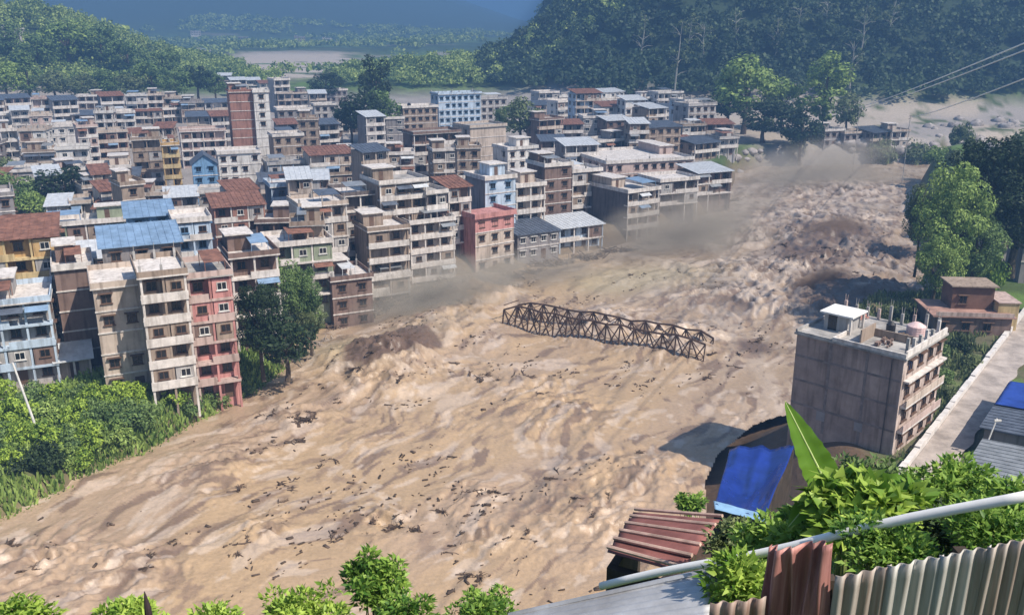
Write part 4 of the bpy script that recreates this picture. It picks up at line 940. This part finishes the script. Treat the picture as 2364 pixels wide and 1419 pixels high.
# maroon ribbed roof
RM = mat('maroon_sheet', (.27,.11,.095), .6, .3, 1.2, stain=.25); RS = mat('sun_bleached_rib', (.60,.42,.34), .6, .3, 3)  # ribs in a paler tone than the maroon sheet
q = [atd(1402,1270,11.6), atd(1575,1318,10.8), atd(1668,1196,13.0), atd(1466,1180,14.2)]
ms = empty('shed', (q[0]+q[2])/2-Vector((0,0,3)), 0, 'small shed with a ribbed maroon roof below the pale pipe', 'shed')
corrugated('roof', [q[0], q[3], q[2], q[1]], 6, .03, RM, ms, ver=10)
for i in range(6):
    t = (i+.05)/5.1; a = q[0].lerp(q[3], t); e = q[1].lerp(q[2], t); n = Vector((0,0,.05))
    o = MB().bar(a+n, e+n, .028, n=6).build('roof_rib', RS, ms); o.matrix_parent_inverse = Matrix.Translation(-ms.location)
wallq(q[0], q[1], DT, 3.5, ms); wallq(q[3], q[0], DT, 3.5, ms)  # dark walls carry the shade under the roof in their colour

# ---------------------------------------------------------------- foreground: pale pipe, sheet roof, fence, cloth
FP = mat('weathered_white_pipe', (.88,.86,.82), .5, .05, 6)
pa, pb = atd(1388, 1352, 6.6), atd(2440, 1126, 4.7)
pts = [pa.lerp(pb, i/12)+Vector((0, 0, .012*math.sin(i*.9))) for i in range(13)]
o = MB().tube(pts, [.029]*13, 12).build('pipe', FP, None, True); tag(o, 'long pale weathered pipe rising to the right across the foreground', 'pipe')
PS = mat('pale_zinc_sheet', (.56,.56,.57), .45, .2, 3, metal=.35, stain=.3)
sr = empty('sheet_roof', atd(1400, 1419, 5.8), 0, 'pale corrugated sheet roof at the bottom edge under the pipe', 'roof')
c1, c2, c3, c4 = atd(1185,1418,6.5), atd(1395,1360,6.4), atd(1668,1300,5.9), atd(1690,1500,4.9)
corrugated('corrugated_sheet', [atd(1120,1560,5.4), atd(1185,1412,6.5), atd(1640,1312,5.95), atd(1640,1520,5.0)], 12, .009, PS, sr, ver=30, seed=2)
o = MB().bar(atd(1175,1420,6.45), atd(1640,1316,5.9), .02).build('ridge_trim', PS, sr); o.matrix_parent_inverse = Matrix.Translation(-sr.location)
for a_, b_2 in ((atd(1180,1440,6.4), atd(1640,1345,5.8)),):
    o = MB().bar(a_-Vector((0,0,.12)), b_2-Vector((0,0,.12)), .03).build('purlin', DT, sr); o.matrix_parent_inverse = Matrix.Translation(-sr.location)
def fencemat(name, c1_, c2_, c3_):
    m = bpy.data.materials.new(name); m.use_nodes = True; n = m.node_tree.nodes; l = m.node_tree.links; b = n['Principled BSDF']; b.inputs['Roughness'].default_value = .6; b.inputs['Metallic'].default_value = .15
    g = n.new('ShaderNodeNewGeometry'); mp = n.new('ShaderNodeMapping'); mp.inputs['Scale'].default_value = (14, 14, .5); l.new(g.outputs['Position'], mp.inputs[0])
    t = n.new('ShaderNodeTexNoise'); t.inputs['Scale'].default_value = 1; t.inputs['Detail'].default_value = 7; t.inputs['Roughness'].default_value = .7; l.new(mp.outputs[0], t.inputs[0])
    r = n.new('ShaderNodeValToRGB'); e = r.color_ramp.elements; e[0].position = .34; e[1].position = .52; e[0].color = (*c3_, 1); e[1].color = (*c1_, 1); x = e.new(.68); x.color = (*c2_, 1)
    l.new(t.outputs[0], r.inputs[0]); l.new(r.outputs[0], b.inputs['Base Color']); return m
FG = [fencemat('grey_fence_sheet', (.36,.35,.33), (.50,.48,.45), (.25,.21,.18)), fencemat('brownish_fence_sheet', (.33,.29,.26), (.46,.42,.38), (.22,.16,.13)), fencemat('rusty_fence_sheet', (.26,.19,.16), (.38,.32,.28), (.18,.11,.085))]
fe = empty('sheet_fence', atd(2000, 1419, 4.4), 0, 'grey rusting corrugated sheet fence at the bottom right corner', 'fence')
xs = [(1640,1392,1770,1378,2,4.62),(1930,1330,2060,1303,1,4.4),(2050,1306,2180,1280,0,4.34),(2170,1282,2290,1258,0,4.28),(2280,1261,2400,1236,1,4.22),(2390,1238,2520,1210,0,4.15)]
for i, (x0, y0, x1, y1, mi, d) in enumerate(xs):
    a, e = atd(x0, y0, d), atd(x1, y1, d-.05); dn = Vector((0, .05, -1.25))
    o = corrugated('sheet_panel', [a, e, e+dn, a+dn], 4, .011, FG[mi], fe, ver=16, jit=.25, seed=i)
for px, py, d in ((1925,1340,4.45),(2235,1275,4.36)):
    a = atd(px, py, d); o = MB().box(a.x-.03, a.x+.03, a.y+.03, a.y+.09, a.z-1.4, a.z-.02).build('post', DT, fe); o.matrix_parent_inverse = Matrix.Translation(-fe.location)
a, e = atd(1768, 1264, 4.72), atd(1925, 1250, 4.42); dn = Vector((0, -.05, -1.0))
corrugated('cloth', [a, e, e+dn, a+dn], 5, .03, fencemat('maroon_cloth', (.42,.19,.17), (.60,.36,.32), (.22,.10,.09)), label='maroon wrinkled cloth hanging over the pipe beside the fence', cat='cloth', ver=24, jit=1.9, seed=8)

# ---------------------------------------------------------------- foreground plants with real leaves
def leaves(P, D, size, width=.45, curl=.25, seed=1):
    """blade leaves of six points folded along the midrib; P bases, D directions"""
    r = np.random.default_rng(seed); n = len(P); D = D/np.linalg.norm(D, axis=1, keepdims=True)
    up = r.normal(size=(n, 3))*.5+np.array([0, 0, 1.]); S_ = np.cross(D, up); S_ /= np.linalg.norm(S_, axis=1, keepdims=True)+1e-9; Nn = np.cross(S_, D)
    s = (size*(.55+.8*r.random(n)))[:, None]; w = s*width*.5
    c0 = P; c1 = P+D*s*.5+Nn*s*.06; c2 = P+D*s-Nn*s*curl; L = P+D*s*.42+S_*w+Nn*s*.14; Rr = P+D*s*.42-S_*w+Nn*s*.14
    V = np.stack([c0, L, c2, c1, Rr], 1).reshape(-1, 3); k = np.arange(n)*5
    return V, np.concatenate([np.stack([k, k+3, k+2, k+1], 1), np.stack([k, k+4, k+2, k+3], 1)])
def bush(px, py, d, wpx, hpx, n, leaf, m, label, name='bush', clumps=30, width=.45, seed=1, group=None, stems=9):
    """leafy bush whose crown centre is seen at (px, py) at depth d"""
    global rng
    rng = np.random.default_rng(seed); c = atd(px, py, d); rx, rz = wpx*d/F/2, hpx*d/F/2
    P, N, cc = crown_pts(n, rx, rx*.8, rz, clumps, max(.10, rx*.24), hollow=.35)
    # leaves fan out of twigs
    D = N*np.array([1, 1, .6])+np.array([0, 0, .35]); V, Fc = leaves(P, D, leaf, width, seed=seed)
    g = min(gz(c.x, c.y), c.z-rz-.3); rt = empty(name, (c.x, c.y, g), 0, label, 'bush', group); off = np.array([0, 0, c.z-g])
    np_mesh('foliage', V+off, Fc, m, rt)
    for i in range(stems):
        e = Vector(cc[i % len(cc)]+off); b = MB(); f = Vector((random.uniform(-.12,.12), random.uniform(-.12,.12), -.15)); mid = f.lerp(e, .55)+Vector((random.uniform(-.1,.1), 0, .08))
        b.tube([f, mid, e], [.02, .013, .006], 5).build('stem', mat('green_stem', (.12,.14,.05), .8, .3, 4), rt)
    return rt
br_, fr_ = FOL['bright'], FOL['fresh']
bush(870, 1352, 10.5, 165, 150, 3200, .085, fr_, 'tall green bush rising from the bottom edge, left of centre', seed=2)
bush(700, 1425, 10.0, 210, 110, 2600, .08, br_, 'yellow green bush at the bottom edge, left of the tall green one', seed=3)
bush(930, 1435, 9.6, 170, 90, 1800, .08, fr_, 'low bush at the bottom edge under the right side of the tall green one', seed=4)
bush(1130, 1412, 9.5, 165, 90, 2200, .07, fr_, 'rounded dark green bush at the bottom edge right of centre', seed=5)
bush(300, 1430, 9.0, 190, 80, 1600, .085, br_, 'bright weeds around the dark pointed bud at the bottom edge', seed=6)
bush(60, 1430, 9.0, 170, 66, 1200, .085, br_, 'bright weeds at the bottom left corner', seed=7)
bush(480, 1445, 9.2, 130, 66, 900, .08, br_, 'small bright weeds between the pointed bud and the yellow green bush', seed=8)
bush(2010, 1185, 7.6, 250, 110, 2600, .15, br_, 'broad bright leaved bush at the foot of the banana leaf', seed=9, width=.6)
bush(1880, 1225, 8.2, 170, 80, 1500, .11, fr_, 'leafy bush just left of the broad bright one', seed=10)
bush(1790, 1255, 8.8, 190, 90, 2000, .085, fr_, 'tangled bush between the maroon roof and the pipe', seed=11)
bush(1690, 1255, 10.5, 100, 90, 1400, .085, FOL['olive'], 'dry olive bush touching the maroon roof', seed=12)
bush(2220, 1130, 8.0, 190, 150, 2600, .075, fr_, 'green bush against the sheet roofed sheds at the right', seed=13)
bush(2120, 1150, 8.8, 130, 100, 1600, .08, fr_, 'green bush between the broad bright one and the right bush', seed=14)
bush(2330, 1165, 7.5, 170, 90, 1500, .07, fr_, 'low green bush at the right edge behind the pipe', seed=15)
bush(1700, 1345, 5.6, 130, 110, 1300, .06, br_, 'bright green weeds below the pipe left of the maroon cloth', seed=16)
bush(2040, 1265, 5.3, 230, 90, 2200, .05, fr_, 'green weeds between the pipe and the fence top', seed=17)
bush(2290, 1222, 5.2, 190, 80, 1500, .05, fr_, 'green weeds at the right edge between the pipe and the fence', seed=18)
bush(2190, 1235, 5.6, 120, 80, 900, .05, FOL['dark'], 'dark leafy patch between the pipe and the fence', seed=19)
bush(1590, 1160, 30, 60, 34, 900, .20, fr_, 'small green shrub above the maroon roof by the blue tarp', seed=20)
bush(2010, 1105, 30, 190, 60, 2000, .22, FOL['mid'], 'dark green shrub hiding the foot of the tall concrete house', seed=21)
# banana plant
BL = leafmat('banana_leaf', (.09,.20,.02), (.20,.36,.05), 1.5, .35, .3); RIB = mat('pale_midrib', (.45,.55,.22), .5, .15, 4)
def bananaleaf(rt, base, pts, wid, col, nrm):
    P = [Vector(p)-base for p in pts]; n = 26; C = []
    for i in range(n+1):
        t = i/n*(len(P)-1); k = min(int(t), len(P)-2); C.append(P[k].lerp(P[k+1], t-k))
    V = []; Fc = []; b = MB()
    for i, c in enumerate(C):
        t = i/n; T_ = (C[min(i+1, n)]-C[max(i-1, 0)]).normalized(); sd_ = T_.cross(nrm).normalized(); up = sd_.cross(T_)
        w = wid*(math.sin(math.pi*min(1, (t*.93+.07))**.8)**.75)*(1+.05*math.sin(i*2.3))
        for q_, l in ((-1, .10), (-.5, .07), (0, 0), (.5, .07), (1, .10)): V.append(tuple(c+sd_*w*q_+up*l*w*2*(1+.4*math.sin(i*1.7+q_*3))))
    for i in range(n):
        for j in range(4): a = i*5+j; Fc.append([a, a+1, a+6, a+5])
    lf = np_mesh('leaf', V, Fc, col, rt, True); b.tube(C, [.014*(1-.75*i/n) for i in range(n+1)], 6).build('midrib', RIB, lf)
dB = 8.2; base = atd(1960, 1210, dB); gB_ = gz(base.x, base.y); base = Vector((base.x, base.y, gB_))
bp_ = empty('banana_plant', base, 0, 'banana plant with one long upright leaf before the tall concrete house', 'banana plant')
st0 = atd(1955, 1200, dB)
MB().tube([(0,0,-.1), tuple((st0-base)*.6), tuple(st0-base)], [.09, .07, .04], 10).build('stem', mat('banana_stem', (.20,.24,.08), .6, .3, 2), bp_)
vn = Vector((-.25, -1, .35)).normalized()
bananaleaf(bp_, base, [atd(1950,1190,dB), atd(1905,1110,dB), atd(1865,1030,dB+.05), atd(1812,925,dB+.15)], .155, BL, vn)
bananaleaf(bp_, base, [atd(1950,1195,dB), atd(1900,1170,dB-.2), atd(1850,1180,dB-.4), atd(1820,1215,dB-.5)], .11, BL, Vector((0,-.5,1)).normalized())
bananaleaf(bp_, base, [atd(1955,1195,dB), atd(2010,1130,dB-.2), atd(2070,1120,dB-.35), atd(2110,1160,dB-.45)], .13, BL, Vector((.1,-.8,.8)).normalized())
bananaleaf(bp_, base, [atd(1955,1198,dB), atd(1985,1170,dB-.3), atd(2010,1185,dB-.5), atd(2025,1220,dB-.55)], .12, leafmat('young_banana_leaf', (.22,.36,.03), (.36,.50,.07), 2, .35, .35), Vector((.1,-.8,.8)).normalized())
sp = atd(346, 1440, 8.0)
rt = empty('pointed_bud', (sp.x, sp.y, gz(sp.x, sp.y)), 0, 'dark pointed bud standing up at the bottom edge on the left', 'plant'); h0 = sp.z-rt.location.z
MB().tube([(0,0,-.1), (.02,0,h0*.6), (0,0,h0)], [.02,.017,.014], 7).build('stem', mat('dark_stem', (.05,.07,.03), .7), rt)
MB().tube([(0,0,h0), (0,0,h0+.06), (0,0,h0+.17), (-.005,0,h0+.27), (-.008,0,h0+.335)], [.014,.034,.030,.015,.003], 10).build('bud', mat('dark_bud', (.045,.03,.035), .6), rt)

# ---------------------------------------------------------------- air
hz_ = MB().box(-9800, 9800, -60, 9700, -6, 640).build('haze', bpy.data.materials.new('haze_air'), None); tag(hz_, kind='stuff')
m = hz_.data.materials[0]; m.use_nodes = True; n = m.node_tree.nodes; n.remove(n['Principled BSDF'])
pv = n.new('ShaderNodeVolumePrincipled'); pv.inputs['Density'].default_value = .0006; pv.inputs['Color'].default_value = (.24, .51, 1.0, 1); pv.inputs['Anisotropy'].default_value = .1
m.node_tree.links.new(pv.outputs[0], n['Material Output'].inputs['Volume'])

def mist(px, py, zc, rx, ry, rz, dens, label, seed, col=(.93, .84, .72)):
    c = at(px, py, zc); V = []; Fc = []; n, m_ = 20, 12
    for i in range(m_+1):
        for j in range(n): a = math.pi*i/m_; t = 2*math.pi*j/n; V.append((math.sin(a)*math.cos(t), math.sin(a)*math.sin(t), math.cos(a)))
    for i in range(m_):
        for j in range(n): Fc.append([i*n+j, (i+1)*n+j, (i+1)*n+(j+1)%n, i*n+(j+1)%n])
    mt = bpy.data.materials.new('spray_air'); mt.use_nodes = True; n_ = mt.node_tree.nodes; l = mt.node_tree.links; n_.remove(n_['Principled BSDF'])
    o = np_mesh('spray', V, Fc, mt); o.location = c; o.scale = (rx, ry, rz); o.rotation_euler = (0, 0, R(35))
    pv = n_.new('ShaderNodeVolumePrincipled'); pv.inputs['Color'].default_value = (*col, 1); l.new(pv.outputs[0], n_['Material Output'].inputs['Volume'])
    tc = n_.new('ShaderNodeTexCoord'); ln = n_.new('ShaderNodeVectorMath'); ln.operation = 'LENGTH'; l.new(tc.outputs['Object'], ln.inputs[0])
    nz = n_.new('ShaderNodeTexNoise'); nz.inputs['Scale'].default_value = 2.2+seed*.1; nz.inputs['Detail'].default_value = 3; l.new(tc.outputs['Object'], nz.inputs[0])
    ad = n_.new('ShaderNodeMath'); ad.operation = 'MULTIPLY_ADD'; ad.inputs[1].default_value = 1.3; l.new(nz.outputs['Fac'], ad.inputs[0]); l.new(ln.outputs['Value'], ad.inputs[2])
    mr = n_.new('ShaderNodeMapRange'); mr.interpolation_type = 'SMOOTHSTEP'; mr.inputs[1].default_value = 1.5; mr.inputs[2].default_value = .7; mr.inputs[3].default_value = 0; mr.inputs[4].default_value = dens
    l.new(ad.outputs[0], mr.inputs[0]); l.new(mr.outputs[0], pv.inputs['Density'])
    tag(o, label, 'mist', kind='stuff')
mist(1040, 680, 3, 28, 13, 9.5, .22, 'tan spray rising along the riverside houses left of the bridge', 1, (.97, .90, .78))
mist(1600, 540, 3, 42, 22, 13, .12, 'tan spray over the water at the river bend', 2)
mist(1900, 400, 4, 60, 28, 14, .06, 'thin dusty spray over the far reach of the river', 3)
mist(1110, 690, 3, 12, 6, 8, .22, 'pale tan splash bursting up at the left end of the truss bridge', 4)
mist(1020, 770, 1.5, 13, 7, 5, .16, 'tan splash between the dark surge and the bridge', 5)
mist(915, 815, 1.5, 7, 4.5, 4.2, .8, 'dark brown surge of mud thrown up left of the bridge', 6, (.42, .27, .18))
mist(1260, 625, 2.5, 28, 9, 7, .12, 'thin tan spray in front of the salmon corner house', 7)
mist(1930, 540, 2, 17, 10, 6, .30, 'dark brown spray over the far rapids', 8, (.50, .36, .28))
mist(1900, 660, 2, 12, 7, 5.5, .45, 'dark brown spray behind the tall concrete house', 9, (.42, .29, .22))
# rooftop water tanks
K2 = random.Random(77)
for rt, w, dep, Ht, n in HOUSES[:75]:
    lb = rt['label']; cl = K2.choice(['black', 'white', 'black'])
    if len(lb.split())+8 > 16 or 'sheet' in lb or 'gabled' in lb or w < 5 or K2.random() < .25: continue
    b = MB(); tank(b, .75, 1.5); o = b.build('water_tank', bk if cl == 'black' else wh)
    o.location = rt.location+lo(rt)@Vector((w*K2.uniform(.2, .8), dep*K2.uniform(.15, .35), Ht+.21)); tag(o, f'{cl} water tank on the roof of the {lb}', 'water tank')
# small flotsam nobody could count
r_ = np.random.default_rng(404); n = 60000; i = r_.integers(0, len(rvc), n); P = rvc[i].astype(float); x, y = P[:, 0], P[:, 1]
u_, v_ = x*math.cos(fa)+y*math.sin(fa), -x*math.sin(fa)+y*math.cos(fa); x2 = x+(fbm(x/14, y/14, 3, 101)-.5)*9
k = (fbm((u_+x2-x)/9, v_/2.4, 4, 303) > .60) & (fbm(x/26, y/18, 2, 304) > .42) & (y < 330) & (river_d(x, y) < -1) & (r_.random(n) < np.clip((y-60)/150, .12, 1)); P = P[k][:1500]; m_ = len(P)
th = R(40)+r_.normal(size=m_)*.7; L_ = .09+.34*r_.random(m_)**2.2; Wd = L_*(.12+.35*r_.random(m_)); Hh = .05+.13*r_.random(m_); tl = r_.normal(size=m_)*.15
cx, sx = np.cos(th), np.sin(th); VV = []
for zz in (-.1, 1):
    for a_, e_ in ((-1,-1),(1,-1),(1,1),(-1,1)):
        VV.append(np.stack([P[:,0]+cx*L_*a_-sx*Wd*e_, P[:,1]+sx*L_*a_+cx*Wd*e_, P[:,2]+Hh*zz+tl*L_*a_], 1))
VV = np.stack(VV, 1).reshape(-1, 3); b0 = np.arange(m_)[:, None]*8
FF = np.concatenate([b0+np.array(q) for q in ((3,2,1,0),(4,5,6,7),(0,1,5,4),(1,2,6,5),(2,3,7,6),(3,0,4,7))])
tag(np_mesh('flotsam', VV, FF, mat('flotsam_bits', (.13,.09,.065), .85, .5, .4)), 'countless small dark bits of wood and rubbish drifting in lines on the flood', 'flotsam', kind='stuff')
# wreckage heaped against the riverside houses
def heap_mesh(seed):
    q = random.Random(seed); b = MB()
    for _ in range(38):
        a = q.uniform(0, 3.14); L = q.uniform(.4, 1.6); x, y = q.gauss(0, 1.5), q.gauss(0, .6); z_ = abs(q.gauss(.2, .35)); dz = q.uniform(-.3, .5)
        b.bar((x-L*math.cos(a), y-L*math.sin(a), z_-dz), (x+L*math.cos(a), y+L*math.sin(a), z_+dz), q.uniform(.04, .12), q.uniform(.03, .1), 4)
    for _ in range(12):
        x, y, s_2 = q.gauss(0, 1.3), q.gauss(0, .5), q.uniform(.15, .45); z_ = q.uniform(-.1, .5); b.box(x-s_2, x+s_2, y-s_2*.6, y+s_2*.6, z_, z_+s_2*.5)
    o = b.build('debris_heap', [mat('heap_brown', (.20,.14,.10), .9, .5, 1.2), mat('heap_pale', (.40,.33,.27), .9, .5, 1.2)][seed % 2]); m = o.data; bpy.data.objects.remove(o); return m
HM = [heap_mesh(i) for i in range(6)]; q = random.Random(8)
hp = sorted([(720,835),(745,800),(775,752),(800,742),(835,732),(862,722),(885,712),(905,702),(930,690),(948,680),(975,672),(1005,664),(1040,656),(1075,652),(1110,650),(1150,645),(1185,640),(1230,628),(1270,614),(1310,602),(1360,590),(1410,580),(1450,575),(1500,562),(1545,545),(1590,528),(1635,510),(1668,490),(1695,462)])
for i, (px, py) in enumerate(hp):
    p = at(px, py+q.uniform(-2, 6), .3); o = bpy.data.objects.new('debris_heap', q.choice(HM)); COL.objects.link(o); o.location = p; o.rotation_euler = (0, 0, R(35)+q.uniform(-.5, .5)); k = q.uniform(.8, 1.7); o.scale = (k, k, k)
    tag(o, f'broken timber heap along the riverside houses, {ordn(i)} from the left', 'debris', 'debris heaps along the riverside houses')
